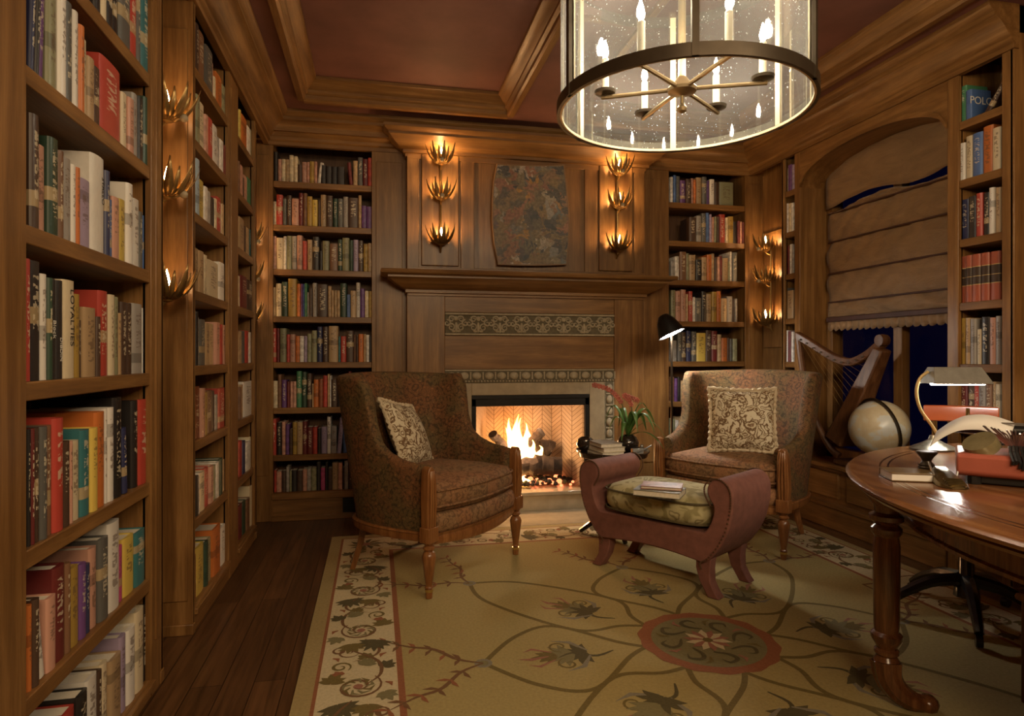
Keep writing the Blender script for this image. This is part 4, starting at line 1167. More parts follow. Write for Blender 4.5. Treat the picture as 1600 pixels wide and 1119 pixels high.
# ================================================================== RUG
def rugmat(name, col, v=.12): return plain(name, col, .95, 0, v, 90, bmp=.15)
R_TAN = rugmat('rug tan', (.33,.25,.105)); R_CREAM = rugmat('rug cream', (.54,.46,.285)); R_RED = rugmat('rug brick red', (.26,.095,.04))
R_FIELD = rugmat('rug gold field', (.35,.278,.110)); R_OLIVE = rugmat('rug olive', (.15,.11,.03)); R_DARK = rugmat('rug dark green', (.085,.07,.028))
R_BROWN = rugmat('rug brown', (.16,.08,.032)); R_SAGE = rugmat('rug sage', (.19,.165,.075)); R_ROSE = rugmat('rug rose', (.30,.13,.085)); R_GREY = rugmat('rug grey', (.21,.19,.14))
RM = [R_TAN, R_CREAM, R_RED, R_FIELD, R_OLIVE, R_DARK, R_BROWN, R_SAGE, R_ROSE, R_GREY]
TAN, CREAM, RED, FIELD, OLIVE, DARK, BROWN, SAGE_, ROSE_, GREY = range(10)
RX0, RX1, RY0, RY1 = -.27, 2.83, .35, 4.19
RZ = .010
rg = MB()
rg.box(RX0, RX1, RY0, RY1, .0005, RZ, TAN)
def rect(x0, x1, y0, y1, z, mi): rg.add([(x0,y0,z),(x1,y0,z),(x1,y1,z),(x0,y1,z)], [(0,1,2,3)], mi)
def inset(d, z, mi): rect(RX0+d, RX1-d, RY0+d, RY1-d, RZ + z, mi)
inset(.062, .0003, RED); inset(.075, .0005, CREAM); inset(.345, .0007, RED); inset(.368, .0009, FIELD)
ZP = RZ + .0012
rr = random.Random(11)
zc = [0]
def Z():
    zc[0] += 1
    return ZP + (zc[0] % 40) * .00002
def rib(pts, w, mi, taper=True):
    n = len(pts)
    ws = [w * (math.sin(PI * (.12 + .86 * k/(n-1))) if taper else 1) for k in range(n)]
    rg.ribbon(pts, ws, Z(), mi)
def spir(cx, cy, r0, r1, a0, turns, n=22):
    return [(cx + lerp(r0,r1,k/(n-1))*math.cos(a0+2*PI*turns*k/(n-1)), cy + lerp(r0,r1,k/(n-1))*math.sin(a0+2*PI*turns*k/(n-1))) for k in range(n)]
def blob(cx, cy, r, mi, n=9, sx=1, sy=1, lob=0):
    z = Z()
    rg.add([(cx + r*sx*(1+lob*math.cos(5*2*PI*k/n))*math.cos(2*PI*k/n), cy + r*sy*(1+lob*math.cos(5*2*PI*k/n))*math.sin(2*PI*k/n), z) for k in range(n)], [tuple(range(n))], mi)
def place(fn, ox, oy, ang, sc_=1.0, fl=1):
    c_, s_ = math.cos(ang), math.sin(ang)
    def T(pts): return [(ox + sc_*(x*c_ - fl*y*s_), oy + sc_*(x*s_ + fl*y*c_)) for x, y in pts]
    fn(T, sc_)
def leafclump(T, s, mi=OLIVE, L=.11, n=7, spread=1.5):
    for k in range(n):
        a = -spread/2 + spread*k/(n-1)
        l = L*(1 - .35*abs(a)/spread*2)
        pts = [(l*t*math.cos(a + .5*a*t), l*t*math.sin(a + .5*a*t)) for t in (0,.25,.5,.75,1)]
        rib(T(pts), .033*s, mi)
def unit_scroll(T, s):
    # rinceau unit, 0.62 long, 0.26 wide
    rib(T(catmull([(-.31,-.03),(-.2,.075),(-.08,.085),(.0,.02)], 16)), .016*s, BROWN)
    rib(T(spir(.0,.0,.095,.012,2.4,-1.55,30)), .015*s, BROWN)
    for k in range(9):
        a = 2*PI*k/9
        rib(T([(.03*math.cos(a),.03*math.sin(a)),(.055*math.cos(a+.3),.055*math.sin(a+.3)),(.066*math.cos(a+.9),.066*math.sin(a+.9))]), .017*s, OLIVE if k%2 else SAGE_)
    z = T([(0,0)])[0]; blob(z[0], z[1], .02*s, ROSE_, 8); 
    place(lambda t, q: leafclump(lambda p: T(t(p)), s, DARK, .12, 8, 1.9), .12, -.07, .3)
    place(lambda t, q: leafclump(lambda p: T(t(p)), s, OLIVE, .10, 6, 1.6), .14, .04, -.1)
    place(lambda t, q: leafclump(lambda p: T(t(p)), s, SAGE_, .08, 5, 1.4), -.17, .02, PI-.5)
    place(lambda t, q: leafclump(lambda p: T(t(p)), s, RED, .05, 4, 1.3), -.10, -.07, PI+.9)
    rib(T(catmull([(.10,-.02),(.2,-.08),(.27,-.06),(.31,.03)], 14)), .014*s, BROWN)
    rib(T(spir(.22,.05,.05,.008,-1.2,1.2,18)), .010*s, BROWN)
def unit_filler(T, s):
    rib(T(spir(-.17,-.075,.045,.008,.8,1.4,20)), .013*s, OLIVE)
    rib(T(spir(.20,.085,.035,.006,3.6,-1.3,18)), .012*s, BROWN)
    place(lambda t, q: leafclump(lambda p: T(t(p)), s, OLIVE, .085, 6, 1.8), -.04, -.105, PI-.2)
    place(lambda t, q: leafclump(lambda p: T(t(p)), s, SAGE_, .075, 5, 1.5), .06, .10, .4)
    place(lambda t, q: leafclump(lambda p: T(t(p)), s, DARK, .07, 5, 1.5), -.14, .10, 2.6)
    place(lambda t, q: leafclump(lambda p: T(t(p)), s, OLIVE, .06, 5, 1.6), -.23, .03, 3.4)
    for x, y in ((-.24,-.10),(.27,-.10),(.0,.115)): place(lambda t, q: rib(T(t([(-.02,0),(0,.012),(.025,0)])), .02*s, RED), x, y, .6)
def unit_harp(T, s):
    rib(T(catmull([(-.24,-.09),(-.05,-.095),(.1,-.06),(.2,-.02)], 18)), .013*s, BROWN, False)
    rib(T(catmull([(-.24,-.09),(-.22,.02),(-.15,.09),(-.08,.05),(-.02,.085)], 18)), .012*s, BROWN, False)
    rib(T([(-.02,.085),(.20,.03)]), .012*s, BROWN, False); rib(T([(-.02,.10),(.20,.05)]), .006*s, BROWN, False)
    for k in range(9):
        t = k/9
        rib(T([(lerp(-.2,-.03,t), lerp(.0,.07,t)),(lerp(-.15,.14,t), lerp(-.09,-.05,t))]), .0035*s, OLIVE, False)
    rib(T([(.18,-.03),(.26,-.03),(.26,.05),(.18,.05),(.18,-.03)]), .018*s, BROWN, False)
def border(x0, y0, x1, y1):
    L_ = math.hypot(x1-x0, y1-y0); a = math.atan2(y1-y0, x1-x0)
    n = max(1, round(L_/.46)); st = L_/n
    for k in range(n):
        cx, cy = lerp(x0,x1,(k+.5)/n), lerp(y0,y1,(k+.5)/n)
        if k % 6 == 4: place(unit_harp, cx, cy, a + PI/2, st/.50)
        else:
            fl_ = 1 if k % 2 else -1
            place(unit_scroll, cx, cy, a, st/.52, fl_)
            place(unit_filler, cx, cy, a, st/.52, fl_)
q = .21
border(RX0+q, RY1-.30, RX0+q, RY0+.30); border(RX1-q, RY0+.30, RX1-q, RY1-.30)
border(RX0+.36, RY1-q, RX1-.36, RY1-q)
for cx, cy in ((RX0+q, RY1-q),(RX1-q, RY1-q)):
    for k in range(10): 
        a = 2*PI*k/10; rib([(cx+.02*math.cos(a),cy+.02*math.sin(a)),(cx+.07*math.cos(a+.15),cy+.07*math.sin(a+.15)),(cx+.11*math.cos(a),cy+.11*math.sin(a))], .03, OLIVE if k%2 else DARK)
    blob(cx, cy, .03, ROSE_, 10)
# field: rosette of vine loops round a medallion
MX, MY = 1.30, 2.345
def petal(ang, L, W, w, mi):
    for s in (1, -1):
        pts = catmull([(.16,-.05*s),(.34,.05*s),(.62*L if L<1 else .5,W*s),(.82*L,W*.75*s),(L,0)], 30)
        c_, s_ = math.cos(ang), math.sin(ang)
        rg.ribbon([(MX + x*c_ - y*s_, MY + x*s_ + y*c_) for x, y in pts], w, Z(), mi)
for k in range(8):
    a = k*PI/4
    d = k % 2
    L_ = 1.19 if d else .91
    petal(a, L_, .20 if d else .26, .021, OLIVE)
    tipx, tipy = MX + L_*math.cos(a), MY + L_*math.sin(a)
    blob(tipx, tipy, .034, GREY, 12); blob(tipx, tipy, .02, SAGE_, 10)
    for s in (1, -1):   # wavy sprays beyond the knots
        place(lambda T, sc_: rib(T(catmull([(0,0),(.09,.05),(.17,.15),(.26,.19),(.36,.26)], 18)), .017, BROWN), tipx, tipy, a, 1, s)
        for t, (lx, ly) in enumerate([(.08,.05),(.13,.10),(.18,.15),(.24,.18),(.30,.21),(.35,.25)]):
            for la in (1.5, -.6): place(lambda T, sc_: rib(T([(0,0),(.025,.008),(.05,.024)]), .018, RED if t % 2 else BROWN), tipx + lx*math.cos(a) - s*ly*math.sin(a), tipy + lx*math.sin(a) + s*ly*math.cos(a), a + s*la)
    if not d or True:    # bouquet inside each loop
        bx, by = MX + .58*math.cos(a), MY + .58*math.sin(a)
        def bouquet(T, s):
            for m_, L2, n2, sp2, o in ((DARK,.12,7,2.2,(-.07,0)),(SAGE_,.15,7,1.5,(-.02,0)),(OLIVE,.10,5,1.2,(.05,0))):
                place(lambda t, q: leafclump(lambda p: T(t(p)), s, m_, L2, n2, sp2), o[0], o[1], 0)
            rib(T(catmull([(-.18,.0),(-.10,.03),(-.02,-.01),(.05,.02)], 14)), .016, DARK)
            for sg in (1,-1):
                rib(T([(x, sg*y) for x, y in spir(.02,.07,.045,.008,-1.5,1.1,18)]), .010, OLIVE)
                rib(T([(-.08,sg*.02),(-.03,sg*.10),(.04,sg*.125)]), .022, GREY)
                rib(T([(.06,sg*.03),(.13,sg*.07),(.17,sg*.05)]), .016, ROSE_)
            rib(T([(.08,.0),(.15,.012),(.2,.0)]), .02, ROSE_)
        place(bouquet, bx, by, a)
n = 56
def disc(r, mi, lob=0, nl=28): 
    z = Z()
    rg.add([(MX + r*(1+lob*math.cos(nl*2*PI*k/n/2))*math.cos(2*PI*k/n), MY + r*(1+lob*math.cos(nl*2*PI*k/n/2))*math.sin(2*PI*k/n), z + .0008) for k in range(n)], [tuple(range(n))], mi)
disc(.272, RED, .02)
zc[0] += 1; disc(.222, SAGE_); zc[0] += 1
ZP += .0024
for k in range(14):
    a = 2*PI*k/14
    rib([(MX+.02*math.cos(a),MY+.02*math.sin(a)),(MX+.06*math.cos(a+.1),MY+.06*math.sin(a+.1)),(MX+.095*math.cos(a),MY+.095*math.sin(a))], .036, CREAM if k%2 else ROSE_)
for k in range(8):
    a = 2*PI*k/8
    place(lambda T, s: rib(T(catmull([(.10,-.03),(.13,.02),(.17,.03),(.19,-.01),(.16,-.03)], 14)), .018, DARK), MX, MY, a)
    place(lambda T, s: rib(T([(.14,.05),(.17,.065),(.20,.05)]), .018, OLIVE if k%2 else ROSE_), MX, MY, a)
blob(MX, MY, .022, OLIVE, 12)
ro = rg.build('rug', RM, smooth=0, recalc=False)
tag(ro, 'large gold wool rug with cream scrolling border and red-ringed medallion', 'rug')

# ================================================================== DESK
DX, DY, AX, AY, DZ = 2.52, 1.10, 1.19, 1.31, .76
dk = thing('writing_table', 'large oval polished wooden writing table with turned legs', 'desk', (DX, DY, .0))
def ell(f, dz, n=96, inner=None): return [((AX + f)*math.cos(2*PI*k/n), (AY + f)*math.sin(2*PI*k/n), dz) for k in range(n)]
m = MB()
m.grid([ell(-.06,DZ-.04), ell(-.02,DZ-.04), ell(-.012,DZ-.03), ell(-.02,DZ-.024), ell(.0,DZ-.02), ell(.004,DZ-.01), ell(-.004,DZ-.002), ell(-.012,DZ)], cu=True, cap=True)
m.build('tabletop', DESK_W, dk, smooth=40)
INL = plain('inlaid line', (.03,.012,.006), .2, coat=.5)
m = MB(); z = DZ + .0004
for f in (-.10, -.125):
    a_, b_ = ell(f, z), ell(f - .006, z)
    m.grid([a_, b_], cu=True)
m.build('inlay', INL, dk, smooth=0)
m = MB(); m.grid([ell(-.17,DZ-.04), ell(-.17,DZ-.135), ell(-.16,DZ-.14), ell(-.16,DZ-.15), ell(-.20,DZ-.15), ell(-.20,DZ-.04)], cu=True, cv=True)
m.build('apron', DESK_L, dk)
lx, ly = 1.640 - DX, 1.80 - DY
for sx, sy in ((1,1),(-1,1),(1,-1),(-1,-1)):
    px_, py_ = lx*sx, ly*sy
    m = MB().lathe([(.026,.13),(.036,.14),(.04,.152),(.034,.163),(.03,.17),(.037,.178),(.037,.188),(.03,.195),(.034,.205),(.046,.225),(.047,.24),(.036,.25),(.038,.27),(.040,.40),(.040,.53),(.036,.56),(.046,.575),(.046,.588),(.034,.60),(.05,.615),(.052,.63),(.036,.64),(.04,.66),(.06,.69),(.062,.72)], (px_,py_,0), 20)
    out_ = 1 if px_ < 0 else -1
    lgo = m.build('leg', DESK_L, dk)
    fpts = catmull([(px_, py_, .15),(px_ - .0, py_ - .01, .10),(px_ + .02*out_, py_ - .03, .06),(px_ + .06*out_, py_ - .05, .035),(px_ + .10*out_, py_ - .06, .03)], 14)
    MB().tube(fpts, [lerp(.045,.026,k/13) for k in range(14)], 10).tube(fpts[:9], [.05 - .002*k for k in range(9)], 5).ball(tuple(fpts[-1]), (.034,.034,.03), 10, 7).build('scroll_foot', DESK_L, lgo)

# items on the desk
dz_ = DZ + .0012
# lamp
lc = onZ(1458, 703, DZ)
lp = thing('desk_lamp', 'curved brass desk lamp with grey metal trough shade on the writing table', 'desk lamp', (lc[0], lc[1], dz_))
lp.rotation_euler = (0, 0, math.radians(-14))
LMET = plain('etched pewter', (.20,.19,.155), .3, .75, .35, 60)
BRASSB = plain('bright brass', (.80,.60,.28), .35, .7, .05)
SHM = plain('grey shade metal', (.27,.26,.23), .4, .3, .12, 30)
MB().lathe([(.086,0),(.09,.006),(.078,.014),(.045,.028),(.02,.042),(.013,.06)], (0,0,0), 30, sx=1.0, sy=.8).build('base', LMET, lp)
arm = catmull([(.025,0,.05),(-.005,0,.10),(-.05,0,.165),(-.068,0,.235),(-.055,0,.295),(-.02,0,.325)], 26)
MB().tube(arm, .0065, 10).build('curved_arm', BRASSB, lp)
shp = [(-.062,.045),(-.022,.112),(.022,.112),(.062,.045),(.058,.043),(.020,.107),(-.020,.107),(-.058,.043)]
m = MB().prism([(y, z + .232) for y, z in shp], 'x', -.03, .205)
m.add([(-.03,-.062,.277),(-.03,.062,.277),(-.03,.022,.344),(-.03,-.022,.344)], [(0,1,2,3)]); m.add([(.205,-.062,.277),(.205,.062,.277),(.205,.022,.344),(.205,-.022,.344)], [(0,1,2,3)])
for i in range(len(m.v)):
    x, y, z = m.v[i]
    if z > .30: m.v[i] = (x*.82 + .015, y, z)
so = m.build('lamp_shade', SHM, lp, smooth=30)
MB().tube([(-.02,-.02,.279),(.195,-.02,.279)], .009, 10).build('light_tube', TUBE_L, so)
# typewriter
tw_c = (1.985, 1.615, dz_)
tw = thing('typewriter', 'salmon red portable typewriter with cream covers on the writing table', 'typewriter', tw_c, math.radians(-46))
TWR = plain('salmon enamel', (.36,.095,.062), .32, 0, .08, coat=.3); TWC = plain('cream enamel', (.50,.45,.32), .35, 0, .1, coat=.3)
TWK = plain('typewriter black', (.03,.03,.03), .35, .5)
W2 = .185
body_p = [(-.150,.024),(-.160,.034),(-.158,.080),(-.148,.092),(-.05,.094),(.02,.096),(.12,.07),(.165,.05),(.16,.024)]
MB().box(-W2+.03,W2-.01,-.135,.14,.001,.026).build('base_plate', TWK, tw, bevel=.004)
MB().prism(body_p, 'x', -W2, W2).build('body', TWR, tw, bevel=.018, seg=4)
for x in (-.14,.14):
    for y in (-.13,.13): MB().lathe([(.02,0),(.02,.024)], (x,y,0), 10).build('rubber_foot', TWK, tw)
MB().prism([(-.150,.090),(-.140,.128),(-.06,.140),(.045,.130),(.05,.092)], 'x', .065, W2-.005).build('ribbon_cover', TWC, tw, bevel=.008)
MB().tube([(-W2+.01,.06,.150),(W2+.03,.06,.150)], .016, 18).build('platen', TWK, tw)
for s in (-1,1): MB().tube([(s*(W2-.0)+.01,.06,.150),(s*(W2+.012)+.01,.06,.150)], .017, 16).build('platen_knob', TWK, tw)
MB().box(-W2+.03,W2+.025,.085,.093,.15,.172).build('carriage_rail', STEEL, tw, bevel=.003)
c_ = MB().lathe([(.001,.012),(.034,.012),(.036,.006),(.036,-.006),(.034,-.012),(.001,-.012)], (0,0,0), 22).xf(Matrix.Translation((.03,-.115,.122)) @ Matrix.Rotation(math.radians(50),4,'X'))
c_.build('ribbon_spool', TWC, tw)
c_ = MB().lathe([(.001,.02),(.046,.02),(.048,.012),(.048,-.012),(.001,-.012)], (0,0,0), 22).xf(Matrix.Translation((-.120,-.10,.112)) @ Matrix.Rotation(math.radians(28),4,'X') @ Matrix.Rotation(math.radians(-24),4,'Y'))
c_.build('spool_cover', plain('olive glass cover', (.20,.17,.09), .15, .2, .3), tw)
m = MB()
tr_ = random.Random(2)
for k in range(22):
    a = math.radians(-80 + 160*k/21)
    m.tube([(-.03+.015*math.sin(a),-.02,.105),(-.03+.055*math.sin(a),-.02 - .03*math.cos(a),.135 + .012*math.cos(a)),(-.03+.085*math.sin(a),-.02 - .05*math.cos(a),.150 + .02*tr_.random())], .0026, 4)
m.build('type_basket', STEEL, tw)
m = MB()
for r_ in range(4):
    for k in range(10): m.lathe([(.002,0),(.007,.002),(.0075,.006),(.005,.008)], (-.135 + k*.029 + r_*.006, .145 - r_*.022, .058 + r_*.013), 8)
m.build('keys', TWK, tw)
m = MB()
for k in range(12):
    x = -.05 + .0085*k
    m.tube([(x,-.164,.050+.02*abs(k-6)/6+tr_.uniform(-.006,.006)),(x+.003,-.168,.075+tr_.uniform(0,.012)),(x-.003,-.15,.098+tr_.uniform(0,.014)),(x,-.09,.115)], .0045, 5)
m.build('linkage', TWK, tw)
for x in (-.15, .10):
    MB().tube([(x,.088,.168),(x,.092,.215)], .006, 8).build('paper_guide', BRASS, tw)
MB().tube([(-W2+.04,.05,.17),(-.02,.03,.175),(W2+.02,.05,.17)], .003, 6).build('paper_bail', STEEL, tw)
pr = []
for k, (y, z, x) in enumerate(catmull([(.06,.165,-.035),(.06,.182,-.08),(.06,.188,-.12),(.06,.182,-.165),(.06,.160,-.205),(.06,.125,-.245)], 22)):
    pr.append([(x - .010, y - .06, z - .036), (x + .008, y - .01, z + .010)])
MB().grid(pr).build('paper', WHITEP, tw, solid=.0012, recalc=False)
# notebook with bronze weight, bronze ornament
nb = onZ(1432, 752, DZ)
flatbook('small closed notebook with brown cover on the writing table under a bronze spool', (nb[0]+.015, nb[1]+.03, dz_), math.radians(-24) + PI, .16, .11, .026, plain('brown leather cover', (.17,.11,.045), .3, coat=.3), None, WHITEP)
BRZ = plain('olive bronze', (.17,.125,.055), .3, .85, .3, 40)
kn = onZ(1452, 735, DZ + .028)
o = MB().lathe([(.024,0),(.026,.004),(.022,.008),(.024,.012),(.016,.018),(.013,.024),(.018,.034),(.028,.046),(.031,.052),(.028,.055)], (0,0,0), 20).build('paperweight', BRONZE)
o.location = (kn[0] + .02, kn[1] + .03, DZ + .0292); tag(o, 'spool-shaped bronze weight standing on the brown notebook', 'paperweight')
oc = onZ(1483, 766, DZ)
o1, o2 = onZ(1452, 744, DZ), onZ(1510, 771, DZ)
orn = thing('desk_ornament', 'wedge-shaped olive bronze ornament on the table by the typewriter', 'ornament', ((o1[0]+o2[0])/2, (o1[1]+o2[1])/2, dz_), math.atan2(o2[0]-o1[0], -(o2[1]-o1[1])))
m = MB(); rows = []
for k, (y, w, h, lo) in enumerate([(-.085,.016,.006,0),(-.07,.030,.012,0),(-.03,.036,.022,0),(.01,.032,.036,0),(.05,.026,.045,0),(.07,.02,.04,0),(.08,.01,.03,0)]):
    rows.append([(-w*1.1,y,0),(w*1.1,y,0),(w,y,h*.6),(w*.55,y,h),(-w*.55,y,h),(-w,y,h*.6)])
m.grid(rows, cu=True, cap=True); m.build('body', BRZ, orn, smooth=40)
m = MB()
for k in range(4): m.tube([(-.024,-.075+.011*k,.012+.003*k),(.024,-.075+.011*k,.012+.003*k)], .0035, 5)
m.build('ridges', BRZ, orn)
MB().tube([(.03,.01,.02),(.045,.03,.05),(.05,.05,.055)], .003, 6).tube([(-.03,.01,.02),(-.035,.03,.05),(-.03,.05,.055)], .003, 6).build('wire_loops', STEEL, orn)

# ================================================================== DESK CHAIR (beyond the table) AND WASTE BASKET
dc = thing('desk_chair', 'black based swivel chair with orange-red leather back behind the writing table', 'desk chair', (2.50, 2.30, .013), math.radians(138))
LEATHER = plain('orange red leather', (.30,.062,.017), .3, 0, .15, 8, coat=.4)
BLK = plain('black gloss', (.012,.011,.012), .25, .2, coat=.4)
MB().lathe([(.05,.10),(.045,.14),(.03,.17),(.028,.30),(.022,.31),(.022,.42),(.09,.425)], (0,0,0), 18).build('column', BLK, dc)
for k in range(5):
    a = 2*PI*k/5 + .35
    pts = catmull([(.03*math.cos(a),.03*math.sin(a),.17),(.14*math.cos(a),.14*math.sin(a),.155),(.25*math.cos(a),.25*math.sin(a),.10),(.31*math.cos(a),.31*math.sin(a),.055)], 12)
    lo = MB().tube(pts, [.03 - .0012*q for q in range(12)], 8).build('leg', BLK, dc)
    MB().tube([(.305*math.cos(a)-.012*math.sin(a),.305*math.sin(a)+.012*math.cos(a),.026),(.305*math.cos(a)+.012*math.sin(a),.305*math.sin(a)-.012*math.cos(a),.026)], .026, 12).build('caster', BLK, lo)
m = MB(); m.grid([sqr(.20,.19,.43), sqr(.235,.225,.445), sqr(.24,.23,.475), sqr(.22,.21,.50), sqr(.14,.14,.512)], cu=True, cap=True); m.build('seat', LEATHER, dc, smooth=70)
bk = [(-.145 + .29*k/14, -.255 + .03*math.cos((k/14-.5)*PI) * -1) for k in range(15)]
rows = [[(x,y-.016,.83),(x,y+.016,.83),(x,y+.018,.87),(x,y+.012,.905),(x,y-.012,.905),(x,y-.018,.87)] for x, y in bk]
MB().grid(rows, cu=True, cap=True).build('backrest', LEATHER, dc, bevel=.006)
for x in (-.10, .10):
    MB().tube([(x,-.20,.46),(x,-.265,.62),(x,-.272,.84)], .011, 8).build('back_post', BRASS, dc)
wb = thing('waste_basket', 'square wooden waste basket standing under the near end of the table', 'waste basket', (2.21, 1.58, .013))
m = MB()
for k in range(4):
    s_ = MB().box(-.13,.13,-.135,-.12,0,.34); s_.xf(Matrix.Rotation(k*PI/2,4,'Z')); m.add(s_.v, s_.f)
m.build('side_panels', DESK_L, wb, bevel=.002)
MB().box(-.125,.125,-.125,.125,0,.012).build('base', DESK_L, wb)
ringp = [(-.135,-.135),(.135,-.135),(.135,.135),(-.135,.135)]
MB().tube([(x,y,.345) for x,y in ringp], .014, 8, closed=True).build('rim', CH_W, wb)
# ================================================================== BOOKS
PAL = {
 'r': ((.40,.050,.035), 'red'), 'R': ((.13,.018,.018), 'maroon'), 'o': ((.48,.14,.03), 'orange'), 'p': ((.50,.27,.20), 'pink'),
 'P': ((.13,.055,.20), 'purple'), 'v': ((.34,.27,.40), 'lavender'), 'w': ((.66,.63,.58), 'white'), 'c': ((.60,.51,.35), 'cream'),
 't': ((.42,.29,.16), 'tan'), 'y': ((.58,.43,.09), 'yellow'), 'Y': ((.34,.22,.045), 'mustard'), 'g': ((.06,.20,.10), 'green'),
 'G': ((.022,.05,.03), 'dark green'), 'l': ((.035,.15,.17), 'teal'), 'b': ((.07,.14,.34), 'blue'), 'B': ((.025,.03,.09), 'navy'),
 'n': ((.17,.085,.045), 'brown'), 'N': ((.06,.033,.022), 'dark brown'), 'k': ((.018,.015,.015), 'black'), 'a': ((.30,.28,.26), 'grey'),
 'A': ((.10,.10,.095), 'dark grey'), 's': ((.24,.24,.14), 'sage green'), 'i': ((.35,.47,.58), 'pale blue'), 'm': ((.40,.06,.17), 'magenta'),
 'q': ((.20,.055,.02), 'rust')}
def book_mat(name, col):
    m, nt, N, L, B = newmat(name + ' book cloth')
    lum = .3*col[0] + .6*col[1] + .1*col[2]
    tc = N.new('ShaderNodeTexCoord'); sp = N.new('ShaderNodeSeparateXYZ'); L.new(tc.outputs['Object'], sp.inputs[0])
    oi = N.new('ShaderNodeObjectInfo')
    def mth(op, a=None, b=None, c=None, clamp=False):
        q = N.new('ShaderNodeMath'); q.operation = op; q.use_clamp = clamp
        for i, v in enumerate((a, b, c)):
            if v is None: continue
            if isinstance(v, (int, float)): q.inputs[i].default_value = v
            else: L.new(v, q.inputs[i])
        return q.outputs[0]
    x, y, z = sp.outputs
    rz = mth('MULTIPLY', oi.outputs['Random'], 57.0)
    cb = N.new('ShaderNodeCombineXYZ'); L.new(mth('MULTIPLY', x, 3.0), cb.inputs[0]); L.new(mth('MULTIPLY_ADD', z, 26.0, rz), cb.inputs[2]); L.new(rz, cb.inputs[1])
    n = N.new('ShaderNodeTexNoise'); n.inputs['Scale'].default_value = 1.0; n.inputs['Detail'].default_value = 1.5; L.new(cb.outputs[0], n.inputs['Vector'])
    let = mth('GREATER_THAN', n.outputs['Fac'], .53)
    inx = mth('LESS_THAN', mth('ABSOLUTE', mth('SUBTRACT', x, .5)), .24)
    lo = mth('MULTIPLY_ADD', oi.outputs['Random'], .25, .18)
    inz = mth('MULTIPLY', mth('GREATER_THAN', z, lo), mth('LESS_THAN', z, .88))
    spn = mth('LESS_THAN', y, .05)
    mask = mth('MULTIPLY', mth('MULTIPLY', let, inx), mth('MULTIPLY', inz, spn))
    # a contrasting band on about a third of the spines
    rb = mth('FRACT', mth('MULTIPLY', oi.outputs['Random'], 17.3))
    band = mth('MULTIPLY', mth('MULTIPLY', mth('LESS_THAN', rb, .35), spn), mth('LESS_THAN', mth('ABSOLUTE', mth('SUBTRACT', z, mth('MULTIPLY_ADD', rb, 1.6, .2))), .07))
    base = N.new('ShaderNodeMix'); base.data_type = 'RGBA'
    base.inputs['A'].default_value = rgb([c*.86 for c in col]); base.inputs['B'].default_value = rgb([min(1, c*1.12) for c in col])
    L.new(oi.outputs['Random'], base.inputs['Factor'])
    alt = (.62,.55,.40) if lum < .16 else (.10,.055,.035)
    alt2 = (.40,.30,.16) if lum < .2 else tuple(c*.45 for c in col)
    m1 = N.new('ShaderNodeMix'); m1.data_type = 'RGBA'; L.new(mth('MULTIPLY', band, .8), m1.inputs['Factor']); L.new(base.outputs['Result'], m1.inputs['A']); m1.inputs['B'].default_value = rgb(alt2)
    m2 = N.new('ShaderNodeMix'); m2.data_type = 'RGBA'; L.new(mth('MULTIPLY', mask, .62), m2.inputs['Factor']); L.new(m1.outputs['Result'], m2.inputs['A']); m2.inputs['B'].default_value = rgb(alt)
    L.new(m2.outputs['Result'], B.inputs['Base Color'])
    B.inputs['Roughness'].default_value = .42
    return m
BM = {k: book_mat(v[1], v[0]) for k, v in PAL.items()}
SETM = None
def set_mat():
    m, nt, N, L, B = newmat('red set binding with dark labels')
    tc = N.new('ShaderNodeTexCoord'); sp = N.new('ShaderNodeSeparateXYZ'); L.new(tc.outputs['Object'], sp.inputs[0])
    r = ramp(nt, [(0,(.34,.085,.045)),(.34,(.34,.085,.045)),(.35,(.5,.36,.14)),(.365,(.05,.03,.02)),(.52,(.05,.03,.02)),(.53,(.5,.36,.14)),(.54,(.05,.03,.02)),(.72,(.05,.03,.02)),(.73,(.5,.36,.14)),(.745,(.34,.085,.045)),(1,(.34,.085,.045))])
    r.color_ramp.interpolation = 'CONSTANT'
    L.new(sp.outputs[2], r.inputs[0]); L.new(r.outputs[0], B.inputs['Base Color']); B.inputs['Roughness'].default_value = .4
    return m
BM['S'] = set_mat(); PAL['S'] = ((.34,.085,.045), 'red and black bound')
def cover_mesh():
    m = MB(); t = .06
    n = 7
    # rounded spine from (0,0) to (1,0) bulging to -y; boards run back to y = 1
    outer = [(0,1),(0,.0)] + [(.5 - .5*math.cos(PI*k/n), -.05*math.sin(PI*k/n) ) for k in range(1,n)] + [(1,0),(1,1)]
    inner = [(1-t,1),(1-t,.03),(t,.03),(t,1)]
    m.prism(outer + inner, 'z', 0, 1)
    return m
_c = cover_mesh().build('cover_source', [BM['k']], smooth=50)
COVER = _c.data; bpy.data.objects.remove(_c)
_p = MB().box(.05,.95,.02,.96,.015,.975).build('pages_source', PAGES, smooth=0)
PAGEM = _p.data; bpy.data.objects.remove(_p)
ORD = 'first second third fourth fifth sixth seventh eighth ninth tenth eleventh twelfth thirteenth fourteenth fifteenth sixteenth seventeenth eighteenth nineteenth twentieth twenty-first twenty-second twenty-third twenty-fourth twenty-fifth twenty-sixth twenty-seventh twenty-eighth twenty-ninth thirtieth thirty-first thirty-second'.split()
br = random.Random(21)
ROWS = []   # (wall, case phrase, shelf phrase, z, clear height, start px, spec)
def rows_of(wall, phrase, zlist, ztop, specs, names=None):
    for i, (start, spec) in enumerate(specs):
        z = zlist[i]
        up = (zlist[i-1] - TH) if i > 0 else ztop
        ROWS.append((wall, phrase, (names or ['top shelf','second shelf down','third shelf down','fourth shelf down','fifth shelf down','sixth shelf down','seventh shelf down','eighth shelf down'])[i], z, up - z, start, spec))
